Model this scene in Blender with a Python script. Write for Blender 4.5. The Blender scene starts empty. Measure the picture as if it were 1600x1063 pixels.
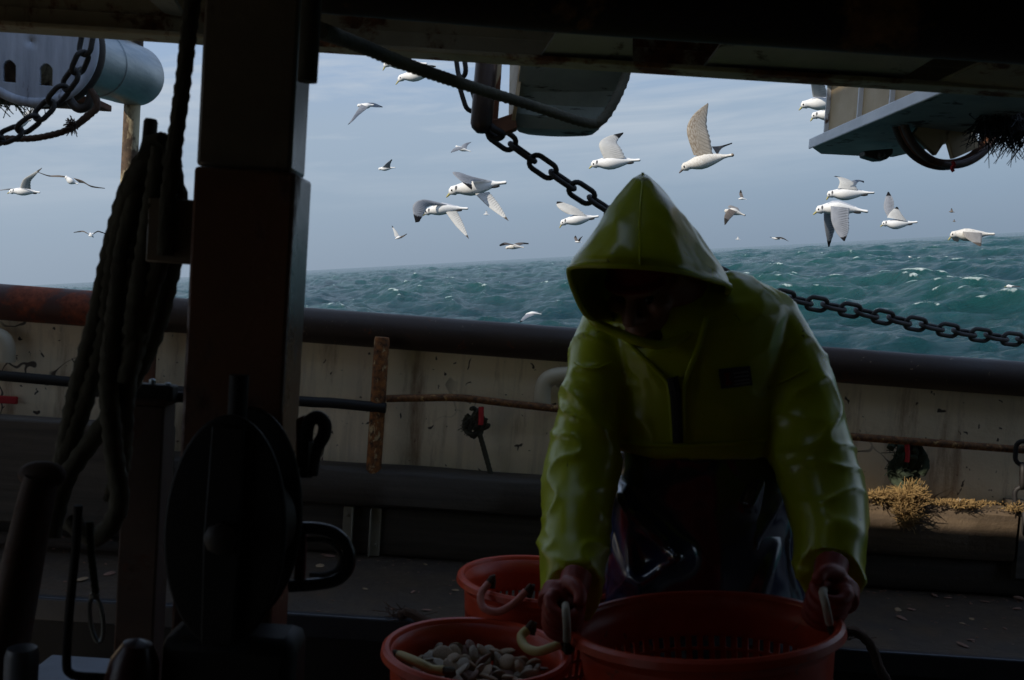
import bpy, bmesh, math, random
import numpy as np
from mathutils import Vector, Matrix, noise
from mathutils.bvhtree import BVHTree

random.seed(7)
R = math.radians
scn = bpy.context.scene
COL = scn.collection

# ------------------------------------------------------------------ camera
LENS = 35.0
FPX = LENS / 36.0 * 1600.0
PITCH, ROLL = R(2.5), R(3.7)
CAM = Vector((0, 0, 1.32))
_f = Vector((0, math.cos(PITCH), -math.sin(PITCH)))
_r0 = Vector((1, 0, 0)); _u0 = Vector((0, math.sin(PITCH), math.cos(PITCH)))
_r = math.cos(ROLL) * _r0 + math.sin(ROLL) * _u0
_u = -math.sin(ROLL) * _r0 + math.cos(ROLL) * _u0
cam_d = bpy.data.cameras.new('camera')
cam = bpy.data.objects.new('camera', cam_d); COL.objects.link(cam)
M = Matrix.Identity(4)
for i in range(3):
    M[i][0], M[i][1], M[i][2], M[i][3] = _r[i], _u[i], -_f[i], CAM[i]
cam.matrix_world = M
cam_d.lens = LENS; cam_d.sensor_width = 36.0
cam_d.clip_start = 0.05; cam_d.clip_end = 20000
cam_d.dof.use_dof = True; cam_d.dof.focus_distance = 9.0; cam_d.dof.aperture_fstop = 9.0
scn.camera = cam


def ray(px, py):
    return (_f * FPX + _r * (px - 800.0) + _u * (531.5 - py)).normalized()


def P(px, py, Y):
    d = ray(px, py)
    return CAM + d * (Y / d.y)


def PZ(px, py, z):
    d = ray(px, py)
    return CAM + d * ((z - CAM.z) / d.z)


# sea plane: the boat heels, so the horizon is not level in the boat's frame
_d1, _d2 = ray(60, 445), ray(1600, 362)
SN = _d2.cross(_d1); SN = SN.normalized() if SN.z > 0 else -SN.normalized()
SE2 = (_f - SN * _f.dot(SN)).normalized()
SE1 = SE2.cross(SN).normalized()
SEA_H = 2.7
SEA_O = CAM - SN * SEA_H

# ------------------------------------------------------------------ sky and sun
SUN = Vector((-0.66, -0.50, 0.56)).normalized()          # direction towards the sun
w = bpy.data.worlds.new('World'); scn.world = w; w.use_nodes = True
nt = w.node_tree; nt.nodes.clear()
N = nt.nodes.new; L = nt.links.new
tc = N('ShaderNodeTexCoord')
s_el = math.asin(SUN.dot(SN)); s_rot = math.atan2(SUN.dot(SE1), SUN.dot(SE2))
# rotate the view direction into the sea's frame
def dotn(vec):
    n = N('ShaderNodeVectorMath'); n.operation = 'DOT_PRODUCT'; n.inputs[1].default_value = vec
    L(tc.outputs['Generated'], n.inputs[0]); return n.outputs['Value']
cmb = N('ShaderNodeCombineXYZ')
L(dotn(SE1), cmb.inputs[0]); L(dotn(SE2), cmb.inputs[1]); L(dotn(SN), cmb.inputs[2])
sky = N('ShaderNodeTexSky'); sky.sky_type = 'NISHITA'; sky.sun_disc = False
sky.sun_elevation = s_el; sky.sun_rotation = s_rot
sky.air_density = 1.0; sky.dust_density = 2.2; sky.ozone_density = 2.0
L(cmb.outputs[0], sky.inputs[0])
# thin banks of haze and cirrus, in the sky's own direction space
hz = N('ShaderNodeMapRange'); L(dotn(SN), hz.inputs[0])
hz.inputs[1].default_value = -0.02; hz.inputs[2].default_value = 0.42
rmp = N('ShaderNodeValToRGB'); L(hz.outputs[0], rmp.inputs[0])
e = rmp.color_ramp.elements
e[0].position = 0.0; e[0].color = (2.35, 3.1, 4.05, 1)
e[1].position = 1.0; e[1].color = (2.3, 4.1, 7.9, 1)
for p_, c_ in ((0.14, (2.35, 3.25, 4.5, 1)), (0.36, (3.2, 4.1, 5.3, 1)), (0.55, (2.85, 4.2, 6.5, 1)), (0.75, (2.6, 4.25, 7.5, 1))):
    q = e.new(p_); q.color = c_
az = N('ShaderNodeMapRange'); L(dotn(SE1), az.inputs[0]); az.inputs[1].default_value = 0.35; az.inputs[2].default_value = -0.6
az.inputs[3].default_value = 0.0; az.inputs[4].default_value = 0.5
mixa = N('ShaderNodeMix'); mixa.data_type = 'RGBA'; L(az.outputs[0], mixa.inputs[0]); L(rmp.outputs[0], mixa.inputs[6]); mixa.inputs[7].default_value = (4.1, 4.9, 5.9, 1)
mixs = N('ShaderNodeMix'); mixs.data_type = 'RGBA'; mixs.inputs[0].default_value = 0.85
L(sky.outputs[0], mixs.inputs[6]); L(mixa.outputs[2], mixs.inputs[7])
mp = N('ShaderNodeMapping'); mp.inputs['Scale'].default_value = (1.6, 1.6, 17); mp.inputs['Rotation'].default_value = (0.10, 0.06, 0)
L(cmb.outputs[0], mp.inputs[0])
cn = N('ShaderNodeTexNoise'); cn.inputs['Scale'].default_value = 1.7; cn.inputs['Detail'].default_value = 7; cn.inputs['Roughness'].default_value = 0.58
cn.inputs['Distortion'].default_value = 0.6
L(mp.outputs[0], cn.inputs[0])
cr = N('ShaderNodeMapRange'); cr.inputs[1].default_value = 0.41; cr.inputs[2].default_value = 0.63
cr.inputs[3].default_value = 0.0; cr.inputs[4].default_value = 0.95
L(cn.outputs[0], cr.inputs[0])
el_f = N('ShaderNodeMapRange'); L(dotn(SN), el_f.inputs[0]); el_f.inputs[1].default_value = 0.05; el_f.inputs[2].default_value = 0.16
cm = N('ShaderNodeMath'); cm.operation = 'MULTIPLY'; L(cr.outputs[0], cm.inputs[0]); L(el_f.outputs[0], cm.inputs[1])
mixc = N('ShaderNodeMix'); mixc.data_type = 'RGBA'; L(cm.outputs[0], mixc.inputs[0])
L(mixs.outputs[2], mixc.inputs[6]); mixc.inputs[7].default_value = (5.0, 5.6, 6.3, 1)
bg = N('ShaderNodeBackground'); bg.inputs['Strength'].default_value = 0.107
L(mixc.outputs[2], bg.inputs[0])
wo = N('ShaderNodeOutputWorld'); L(bg.outputs[0], wo.inputs[0])

sl = bpy.data.lights.new('sun', 'SUN'); sl.energy = 4.4; sl.angle = R(0.5); sl.color = (1.0, 0.92, 0.80)
so = bpy.data.objects.new('sun', sl); COL.objects.link(so)
so.rotation_euler = (-SUN).to_track_quat('-Z', 'Y').to_euler(); so.location = SUN * 30

scn.view_settings.view_transform = 'Standard'; scn.view_settings.look = 'None'
scn.view_settings.exposure = 0.0; scn.view_settings.gamma = 1.0
scn.render.engine = 'CYCLES'
try:
    scn.cycles.use_denoising = True
    scn.cycles.max_bounces = 6; scn.cycles.diffuse_bounces = 4; scn.cycles.glossy_bounces = 3
    scn.cycles.sample_clamp_indirect = 4.0
except Exception:
    pass

# ------------------------------------------------------------------ materials
def mat_new(name):
    m = bpy.data.materials.new(name); m.use_nodes = True
    nt = m.node_tree; b = nt.nodes['Principled BSDF']
    return m, nt, b


def mixrgb(nt, fac, a, b):
    n = nt.nodes.new('ShaderNodeMix'); n.data_type = 'RGBA'
    for sock, v in ((n.inputs[0], fac), (n.inputs[6], a), (n.inputs[7], b)):
        if isinstance(v, (int, float)): sock.default_value = v
        elif isinstance(v, tuple): sock.default_value = (*v, 1) if len(v) == 3 else v
        else: nt.links.new(v, sock)
    return n.outputs[2]


def noisen(nt, vec, scale, detail=6, rough=0.55, dist=0.0):
    n = nt.nodes.new('ShaderNodeTexNoise'); nt.links.new(vec, n.inputs[0])
    n.inputs['Scale'].default_value = scale; n.inputs['Detail'].default_value = detail
    n.inputs['Roughness'].default_value = rough; n.inputs['Distortion'].default_value = dist
    return n.outputs[0]


def rng(nt, v, a, b, c=0.0, d=1.0):
    n = nt.nodes.new('ShaderNodeMapRange'); nt.links.new(v, n.inputs[0])
    for i, x in enumerate((a, b, c, d)): n.inputs[i + 1].default_value = x
    return n.outputs[0]


def mapped(nt, vec, scale, rot=(0, 0, 0)):
    n = nt.nodes.new('ShaderNodeMapping'); nt.links.new(vec, n.inputs[0])
    n.inputs['Scale'].default_value = scale; n.inputs['Rotation'].default_value = rot
    return n.outputs[0]


def bumpn(nt, b, h, strength, dist=0.01):
    n = nt.nodes.new('ShaderNodeBump'); n.inputs['Strength'].default_value = strength
    n.inputs['Distance'].default_value = dist; nt.links.new(h, n.inputs['Height'])
    nt.links.new(n.outputs[0], b.inputs['Normal'])


def surf(name, col, col2=None, rough=0.5, metal=0.0, scale=6.0, stretch=(1, 1, 1), bump=0.25, bdist=0.004,
         bscale=40.0, rust=None, rust_amt=0.5, rust_scale=5.0, rust_stretch=(1, 1, 1), rough2=None, spec=0.5, coat=0.0, spots=None):
    m, nt, b = mat_new(name)
    t = nt.nodes.new('ShaderNodeTexCoord').outputs['Object']
    n1 = noisen(nt, mapped(nt, t, stretch), scale, 7, 0.6)
    c = mixrgb(nt, rng(nt, n1, 0.35, 0.65), col, col2 or tuple(x * 0.7 for x in col))
    r = rng(nt, n1, 0.3, 0.7, rough, rough2 if rough2 is not None else min(1, rough + 0.15))
    if rust:
        n2 = noisen(nt, mapped(nt, t, rust_stretch), rust_scale, 9, 0.68, 0.3)
        msk = rng(nt, n2, 1 - rust_amt - 0.02, 1 - rust_amt + 0.04)
        n3 = noisen(nt, t, rust_scale * 7, 5, 0.7)
        rc = mixrgb(nt, rng(nt, n3, 0.35, 0.65), rust, tuple(x * 0.35 for x in rust))
        c = mixrgb(nt, msk, c, rc)
        r2 = nt.nodes.new('ShaderNodeMix'); nt.links.new(msk, r2.inputs[0]); nt.links.new(r, r2.inputs[2]); r2.inputs[3].default_value = 0.85
        r = r2.outputs[0]
    if spots:
        n4 = noisen(nt, t, spots[1], 3, 0.6, 1.5)
        c = mixrgb(nt, rng(nt, n4, spots[2], spots[2] + 0.03), c, spots[0])
    nt.links.new(c, b.inputs['Base Color']); nt.links.new(r, b.inputs['Roughness'])
    b.inputs['Metallic'].default_value = metal
    b.inputs['Specular IOR Level'].default_value = spec
    b.inputs['Coat Weight'].default_value = coat; b.inputs['Coat Roughness'].default_value = 0.2
    if bump:
        bumpn(nt, b, noisen(nt, t, bscale, 6, 0.65), bump, bdist)
    return m


MT = {}
MT['dark_steel'] = surf('dark_steel', (0.022, 0.019, 0.017), (0.04, 0.03, 0.024), 0.45, rust=(0.10, 0.035, 0.012), rust_amt=0.42)
MT['black_steel'] = surf('black_steel', (0.008, 0.008, 0.009), (0.014, 0.013, 0.012), 0.55, spec=0.3)
MT['chain'] = surf('chain_iron', (0.012, 0.011, 0.012), (0.02, 0.016, 0.014), 0.55)
MT['post_paint'] = surf('post_paint', (0.19, 0.155, 0.11), (0.13, 0.105, 0.075), 0.24, rough2=0.36, rust=(0.16, 0.05, 0.022), rust_amt=0.38, rust_scale=4)
MT['post_red'] = surf('post_red', (0.17, 0.080, 0.046), (0.12, 0.058, 0.036), 0.24, rough2=0.36, rust=(0.09, 0.03, 0.012), rust_amt=0.45, rust_scale=6, rust_stretch=(1, 1, 0.4))
MT['lever_paint'] = surf('lever_paint', (0.070, 0.040, 0.026), (0.045, 0.027, 0.02), 0.7, rust=(0.08, 0.03, 0.012), rust_amt=0.45, rust_scale=9)
MT['cream_rust'] = surf('cream_rust', (0.5, 0.43, 0.27), (0.38, 0.32, 0.2), 0.55, rust=(0.12, 0.075, 0.045), rust_amt=0.54, rust_scale=5, rust_stretch=(1, 1, 0.6))
MT['beam_paint'] = surf('beam_paint', (0.40, 0.36, 0.24), (0.30, 0.27, 0.18), 0.55, rust=(0.20, 0.075, 0.025), rust_amt=0.46, rust_scale=5)
MT['pale_paint'] = surf('pale_paint', (0.42, 0.46, 0.44), (0.33, 0.37, 0.36), 0.5, rust=(0.17, 0.17, 0.15), rust_amt=0.42, rust_scale=15, rust_stretch=(.6, .6, 3))
MT['scoop_paint'] = surf('scoop_paint', (0.27, 0.32, 0.31), (0.20, 0.24, 0.235), 0.5, rust=(0.05, 0.05, 0.045), rust_amt=0.42, rust_scale=16, rust_stretch=(.5, .5, 3))
MT['beige_paint'] = surf('beige_paint', (0.52, 0.39, 0.23), (0.44, 0.32, 0.18), 0.5, rust=(0.22, 0.09, 0.035), rust_amt=0.40, rust_scale=7, rust_stretch=(1, 1, 0.35))
MT['edge_paint'] = surf('edge_paint', (0.78, 0.80, 0.84), (0.64, 0.66, 0.70), 0.45, rust=(0.2, 0.10, 0.06), rust_amt=0.36, rust_scale=8)
MT['worn_rim'] = surf('worn_rim', (0.12, 0.085, 0.075), (0.07, 0.05, 0.045), 0.4, metal=0.3, rust=(0.14, 0.06, 0.03), rust_amt=0.45)
MT['rust'] = surf('rust', (0.16, 0.06, 0.025), (0.09, 0.038, 0.02), 0.8, bump=0.5)
MT['rust_post'] = surf('rust_post', (0.36, 0.13, 0.03), (0.05, 0.024, 0.013), 0.75, scale=48, rust=(0.78, 0.55, 0.28), rust_amt=0.42, rust_scale=45, rust_stretch=(1, 1, .6), bump=0.7)
MT['rust_bar'] = surf('rust_bar', (0.24, 0.10, 0.03), (0.06, 0.03, 0.016), 0.75, scale=70, rust=(0.70, 0.42, 0.16), rust_amt=0.40, rust_scale=60, bump=0.7)
MT['rail'] = surf('rail_paint', (0.030, 0.018, 0.013), (0.045, 0.025, 0.017), 0.5, scale=5, rust=(0.20, 0.06, 0.025), rust_amt=0.36, rust_scale=9, spots=((0.42, 0.30, 0.18), 70, 0.70), bump=0.3)
MT['rail_red'] = surf('rail_worn_red', (0.06, 0.02, 0.015), (0.10, 0.028, 0.018), 0.5, rust=(0.30, 0.07, 0.03), rust_amt=0.46, rust_scale=5)
MT['galv'] = surf('galvanised_steel', (0.30, 0.34, 0.36), (0.22, 0.26, 0.28), 0.30, metal=0.75, scale=4, stretch=(1, 1, 8), rust=(0.3, 0.26, 0.18), rust_amt=0.36, rust_scale=6)
MT['sheave_paint'] = surf('sheave_paint', (0.52, 0.56, 0.64), (0.34, 0.37, 0.44), 0.5, scale=10, stretch=(3, 1, 0.35), rust=(0.12, 0.08, 0.06), rust_amt=0.36, rust_scale=9, rust_stretch=(2, 1, 0.4))
MT['rope'] = surf('wet_rope', (0.085, 0.08, 0.055), (0.045, 0.042, 0.03), 0.9, bump=0.6, bscale=160)
MT['rope_brown'] = surf('brown_rope', (0.09, 0.05, 0.03), (0.05, 0.03, 0.02), 0.9, bump=0.6, bscale=160)
MT['rope_green'] = surf('green_twine', (0.04, 0.055, 0.03), (0.025, 0.035, 0.02), 0.9, bump=0.6, bscale=120)
MT['wood'] = surf('wet_wood', (0.075, 0.06, 0.045), (0.045, 0.036, 0.028), 0.55, scale=8, stretch=(0.25, 1, 6), bump=0.5, bdist=0.006, bscale=30)
MT['wood_brown'] = surf('brown_wood', (0.14, 0.095, 0.055), (0.08, 0.055, 0.035), 0.7, scale=8, stretch=(0.25, 1, 5), bump=0.6, bdist=0.008, bscale=36, rust=(0.2, 0.16, 0.09), rust_amt=0.4, rust_scale=10)
MT['deck'] = surf('wet_deck', (0.085, 0.060, 0.040), (0.040, 0.030, 0.022), 0.35, scale=5, rough2=0.7, bump=0.6, bdist=0.01, bscale=18, spots=((0.16, 0.13, 0.10), 45, 0.70))
MT['dark_deck'] = surf('dark_deck', (0.16, 0.125, 0.09), (0.10, 0.08, 0.06), 0.6)
MT['lip'] = surf('steel_lip', (0.05, 0.055, 0.065), (0.03, 0.033, 0.04), 0.3, metal=0.3)
MT['house'] = surf('house_paint', (0.34, 0.28, 0.20), (0.27, 0.22, 0.155), 0.6)
MT['pvc_orange'] = surf('orange_plastic', (0.55, 0.055, 0.014), (0.44, 0.042, 0.012), 0.32, scale=12, bump=0.15, spots=((0.25, 0.06, 0.03), 14, 0.66))
MT['tube_pink'] = surf('pink_hose', (0.5, 0.16, 0.12), (0.4, 0.12, 0.09), 0.4)
MT['tube_yellow'] = surf('yellow_hose', (0.45, 0.36, 0.12), (0.36, 0.28, 0.1), 0.45)
MT['tube_pale'] = surf('pale_hose', (0.50, 0.46, 0.36), (0.4, 0.36, 0.28), 0.5)
MT['shell'] = surf('shell', (0.46, 0.33, 0.20), (0.26, 0.17, 0.10), 0.45, scale=22, bump=0.5, bscale=90)
MT['shell_pale'] = surf('pale_shell', (0.46, 0.40, 0.31), (0.30, 0.24, 0.17), 0.4, scale=18, bump=0.5, bscale=90)
MT['shell_brown'] = surf('brown_shell', (0.30, 0.16, 0.11), (0.2, 0.11, 0.08), 0.45, scale=18, bump=0.5, bscale=90)
MT['weed'] = surf('dry_weed', (0.34, 0.22, 0.08), (0.20, 0.12, 0.045), 0.8)
MT['red_twine'] = surf('red_twine', (0.5, 0.02, 0.025), (0.35, 0.015, 0.02), 0.7)
MT['oilskin'] = surf('yellow_oilskin', coat=0.35, col=(0.50, 0.57, 0.008), col2=(0.42, 0.49, 0.008), rough=0.24, scale=4, bump=0.10, bdist=0.004, bscale=22, spots=((0.12, 0.13, 0.01), 9, 0.68), rough2=0.42)
MT['oilskin_in'] = surf('oilskin_lining', (0.20, 0.21, 0.02), (0.16, 0.17, 0.015), 0.6)
MT['navy'] = surf('navy_oilskin', spec=1.0, coat=1.0, col=(0.006, 0.015, 0.058), col2=(0.008, 0.018, 0.07), rough=0.12, scale=5, bump=0.05, bdist=0.003, bscale=30)
MT['glove'] = surf('red_rubber_glove', (0.34, 0.036, 0.016), (0.26, 0.028, 0.014), 0.42, bump=0.2, bscale=80)
MT['skin'] = surf('skin', (0.27, 0.13, 0.085), (0.22, 0.10, 0.065), 0.5, bump=0.1)
MT['beard'] = surf('stubble', (0.08, 0.05, 0.035), (0.05, 0.035, 0.025), 0.9)
MT['cap'] = surf('red_cap', (0.22, 0.010, 0.014), (0.16, 0.008, 0.011), 0.9)
MT['zip'] = surf('zip_tape', (0.015, 0.016, 0.012), (0.01, 0.01, 0.01), 0.5)
MT['badge'] = surf('badge_cloth', (0.10, 0.10, 0.11), (0.07, 0.07, 0.075), 0.7)
MT['badge_mark'] = surf('badge_mark', (0.28, 0.29, 0.31), (0.24, 0.25, 0.27), 0.7)
MT['boot'] = surf('rubber_boot', (0.02, 0.02, 0.02), (0.014, 0.014, 0.014), 0.4)
MT['eye'] = surf('eye_dark', (0.008, 0.007, 0.007), (0.005, 0.005, 0.005), 0.15, bump=0)
MT['beak'] = surf('beak_yellow', (0.36, 0.33, 0.10), (0.30, 0.27, 0.09), 0.4, bump=0)
MT['beak_dark'] = surf('beak_dark', (0.05, 0.04, 0.04), (0.10, 0.07, 0.06), 0.4, bump=0)
MT['feather_white'] = surf('white_feather', (0.74, 0.74, 0.73), (0.68, 0.68, 0.67), 0.8, scale=60, bump=0.2, bscale=120)
MT['feather_fleck'] = surf('flecked_feather', (0.70, 0.69, 0.66), (0.50, 0.46, 0.40), 0.8, scale=70, bump=0.2, bscale=120)
MT['feather_grey'] = surf('grey_feather', (0.32, 0.34, 0.38), (0.26, 0.28, 0.32), 0.8, scale=60, bump=0.2, bscale=120)
MT['ear_grey'] = surf('ear_feather', (0.14, 0.14, 0.15), (0.10, 0.10, 0.11), 0.8, bump=0)
MT['mantle'] = surf('mantle_feather', (0.44, 0.46, 0.50), (0.38, 0.40, 0.44), 0.8, scale=60, bump=0.2, bscale=120)
MT['feather_black'] = surf('black_feather', (0.02, 0.02, 0.022), (0.03, 0.03, 0.03), 0.7, bump=0)
MT['feather_brown'] = surf('brown_feather', (0.20, 0.16, 0.12), (0.12, 0.10, 0.08), 0.8, scale=40, bump=0)


def bulwark_mat():
    m, nt, b = mat_new('bulwark_paint')
    t = nt.nodes.new('ShaderNodeTexCoord').outputs['Object']
    n1 = noisen(nt, t, 2.2, 6, 0.6)
    c = mixrgb(nt, rng(nt, n1, 0.35, 0.65), (0.84, 0.69, 0.48), (0.72, 0.59, 0.40))
    st = noisen(nt, mapped(nt, t, (9, 1, 0.8)), 2.0, 6, 0.65)
    c = mixrgb(nt, rng(nt, st, 0.52, 0.74, 0, 0.55), c, (0.36, 0.29, 0.20))
    sp = noisen(nt, t, 34, 2, 0.5, 0.6)
    c = mixrgb(nt, rng(nt, sp, 0.69, 0.72), c, (0.055, 0.042, 0.034))
    sp2 = noisen(nt, mapped(nt, t, (1, 1, 0.45)), 13, 4, 0.6, 1.6)
    c = mixrgb(nt, rng(nt, sp2, 0.685, 0.70), c, (0.075, 0.055, 0.04))
    # fine cracks in the paint
    v = nt.nodes.new('ShaderNodeTexVoronoi'); v.feature = 'DISTANCE_TO_EDGE'; v.inputs['Scale'].default_value = 2.6
    dn = nt.nodes.new('ShaderNodeTexNoise'); dn.inputs['Scale'].default_value = 7; nt.links.new(t, dn.inputs[0])
    vm = nt.nodes.new('ShaderNodeVectorMath'); vm.operation = 'MULTIPLY_ADD'
    nt.links.new(dn.outputs['Color'], vm.inputs[0]); vm.inputs[1].default_value = (0.28, 0.28, 0.28); nt.links.new(t, vm.inputs[2])
    nt.links.new(vm.outputs[0], v.inputs['Vector'])
    cr = rng(nt, v.outputs['Distance'], 0.006, 0.012, 1, 0)
    msk = rng(nt, noisen(nt, t, 1.7, 2), 0.54, 0.60)
    mm = nt.nodes.new('ShaderNodeMath'); mm.operation = 'MULTIPLY'; nt.links.new(cr, mm.inputs[0]); nt.links.new(msk, mm.inputs[1])
    c = mixrgb(nt, mm.outputs[0], c, (0.07, 0.05, 0.035))
    rs = noisen(nt, mapped(nt, t, (3, 1, 0.5)), 3.0, 8, 0.7)
    c = mixrgb(nt, rng(nt, rs, 0.53, 0.68, 0, 0.8), c, (0.24, 0.12, 0.055))
    nt.links.new(c, b.inputs['Base Color']); b.inputs['Roughness'].default_value = 0.55
    bumpn(nt, b, noisen(nt, t, 26, 7, 0.7), 0.5, 0.006)
    return m


MT['bulwark'] = bulwark_mat()


def wing_mat(name, base, base2, tip, tip_at, line=0.35, fleck=None, white_te=0.0):
    """feathered wing; UV u runs along the span, v from leading to trailing edge"""
    m, nt, b = mat_new(name)
    uv = nt.nodes.new('ShaderNodeUVMap').outputs[0]
    sx = nt.nodes.new('ShaderNodeSeparateXYZ'); nt.links.new(uv, sx.inputs[0])
    u, v = sx.outputs[0], sx.outputs[1]
    t = nt.nodes.new('ShaderNodeTexCoord').outputs['Object']
    # feather shafts: stripes that run across the chord, fading towards the leading edge
    ma = nt.nodes.new('ShaderNodeMath'); ma.operation = 'MULTIPLY_ADD'; nt.links.new(v, ma.inputs[0]); ma.inputs[1].default_value = 0.10; nt.links.new(u, ma.inputs[2])
    ms = nt.nodes.new('ShaderNodeMath'); ms.operation = 'MULTIPLY'; nt.links.new(ma.outputs[0], ms.inputs[0]); ms.inputs[1].default_value = 17.0
    fr = nt.nodes.new('ShaderNodeMath'); fr.operation = 'FRACT'; nt.links.new(ms.outputs[0], fr.inputs[0])
    ln = rng(nt, fr.outputs[0], 0.05, 0.45, 1, 0)
    fv = rng(nt, v, 0.35, 0.6)
    mm = nt.nodes.new('ShaderNodeMath'); mm.operation = 'MULTIPLY'; nt.links.new(ln, mm.inputs[0]); nt.links.new(fv, mm.inputs[1])
    m2 = nt.nodes.new('ShaderNodeMath'); m2.operation = 'MULTIPLY'; nt.links.new(mm.outputs[0], m2.inputs[0]); m2.inputs[1].default_value = line
    c = mixrgb(nt, rng(nt, noisen(nt, t, 30, 4), 0.35, 0.65), base, base2)
    if fleck:
        nf = noisen(nt, mapped(nt, uv, (15, 13, 1)), 1.3, 4, 0.6, 0.0)
        fm = nt.nodes.new('ShaderNodeMath'); fm.operation = 'MULTIPLY'
        nt.links.new(rng(nt, nf, 0.42, 0.6), fm.inputs[0]); nt.links.new(rng(nt, v, 0.75, 0.25, 0.15, 1.0), fm.inputs[1])
        c = mixrgb(nt, fm.outputs[0], c, fleck)
    c = mixrgb(nt, m2.outputs[0], c, tuple(x * 0.35 for x in base))
    if white_te:
        c = mixrgb(nt, rng(nt, v, 0.86, 0.92, 0, white_te), c, (0.72, 0.72, 0.72))
    # the dark tip, its edge broken along the feathers
    n2 = noisen(nt, mapped(nt, uv, (4, 30, 1)), 1.0, 2)
    ad = nt.nodes.new('ShaderNodeMath'); ad.operation = 'MULTIPLY_ADD'; nt.links.new(n2, ad.inputs[0]); ad.inputs[1].default_value = 0.10; nt.links.new(u, ad.inputs[2])
    c = mixrgb(nt, rng(nt, ad.outputs[0], tip_at + 0.05, tip_at + 0.07), c, tip)
    nt.links.new(c, b.inputs['Base Color']); b.inputs['Roughness'].default_value = 0.8
    b.inputs['Specular IOR Level'].default_value = 0.2
    # thin feathers let some light through
    tr = nt.nodes.new('ShaderNodeBsdfTranslucent'); nt.links.new(c, tr.inputs[0])
    mx = nt.nodes.new('ShaderNodeMixShader'); mx.inputs[0].default_value = 0.38
    nt.links.new(b.outputs[0], mx.inputs[1]); nt.links.new(tr.outputs[0], mx.inputs[2])
    nt.links.new(mx.outputs[0], nt.nodes['Material Output'].inputs['Surface'])
    bumpn(nt, b, m2.outputs[0], 0.4, 0.004)
    return m


MT['wing_grey'] = wing_mat('grey_wing', (0.36, 0.38, 0.42), (0.30, 0.32, 0.36), (0.012, 0.012, 0.014), 0.82, 0.9, white_te=0.5)
MT['wing_white'] = wing_mat('white_wing', (0.66, 0.66, 0.64), (0.60, 0.60, 0.58), (0.02, 0.02, 0.02), 0.79, 0.55)
MT['wing_pale'] = wing_mat('pale_wing', (0.66, 0.66, 0.64), (0.60, 0.60, 0.58), (0.10, 0.085, 0.07), 0.82, 0.6)
MT['wing_brown'] = wing_mat('mottled_wing', (0.50, 0.46, 0.40), (0.42, 0.38, 0.32), (0.30, 0.25, 0.20), 0.97, 0.55, fleck=(0.26, 0.205, 0.15))
MT['wing_dark'] = wing_mat('dark_wing', (0.22, 0.19, 0.17), (0.15, 0.13, 0.12), (0.04, 0.035, 0.03), 0.6, 0.4, white_te=0.2)
MT['wing_gb'] = wing_mat('grey_brown_wing', (0.42, 0.41, 0.40), (0.34, 0.33, 0.33), (0.12, 0.10, 0.085), 0.72, 0.5, fleck=(0.30, 0.27, 0.24))


# ------------------------------------------------------------------ mesh helpers
def catmull(pts, n=6, closed=False):
    pts = [Vector(p) for p in pts]; m = len(pts); out = []
    rngi = range(m) if closed else range(m - 1)
    for i in rngi:
        if closed: p0, p1, p2, p3 = pts[(i - 1) % m], pts[i], pts[(i + 1) % m], pts[(i + 2) % m]
        else: p0, p1, p2, p3 = pts[max(i - 1, 0)], pts[i], pts[i + 1], pts[min(i + 2, m - 1)]
        for k in range(n):
            t = k / n
            out.append(0.5 * ((2 * p1) + (p2 - p0) * t + (2 * p0 - 5 * p1 + 4 * p2 - p3) * t * t + (3 * p1 - p0 - 3 * p2 + p3) * t ** 3))
    if not closed: out.append(pts[-1].copy())
    return out


def resample(pts, step):
    pts = [Vector(p) for p in pts]; d = [0.0]
    for a, b in zip(pts, pts[1:]): d.append(d[-1] + (b - a).length)
    n = max(2, int(d[-1] / step) + 1); out = []; j = 0
    for k in range(n):
        s = d[-1] * k / (n - 1)
        while j < len(d) - 2 and d[j + 1] < s: j += 1
        t = (s - d[j]) / max(1e-9, d[j + 1] - d[j]); out.append(pts[j].lerp(pts[j + 1], min(1, t)))
    return out


def frames(pts, closed=False):
    m = len(pts); T = []
    for i in range(m):
        if closed: t = pts[(i + 1) % m] - pts[i - 1]
        else: t = pts[min(i + 1, m - 1)] - pts[max(i - 1, 0)]
        T.append(t.normalized() if t.length > 1e-9 else Vector((0, 0, 1)))
    a = Vector((0, 0, 1)) if abs(T[0].z) < 0.9 else Vector((0, 1, 0))
    nrm = (a - T[0] * a.dot(T[0])).normalized(); out = []
    for t in T:
        nrm = (nrm - t * nrm.dot(t))
        nrm = nrm.normalized() if nrm.length > 1e-6 else t.orthogonal().normalized()
        out.append((t, nrm, t.cross(nrm)))
    return out


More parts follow.
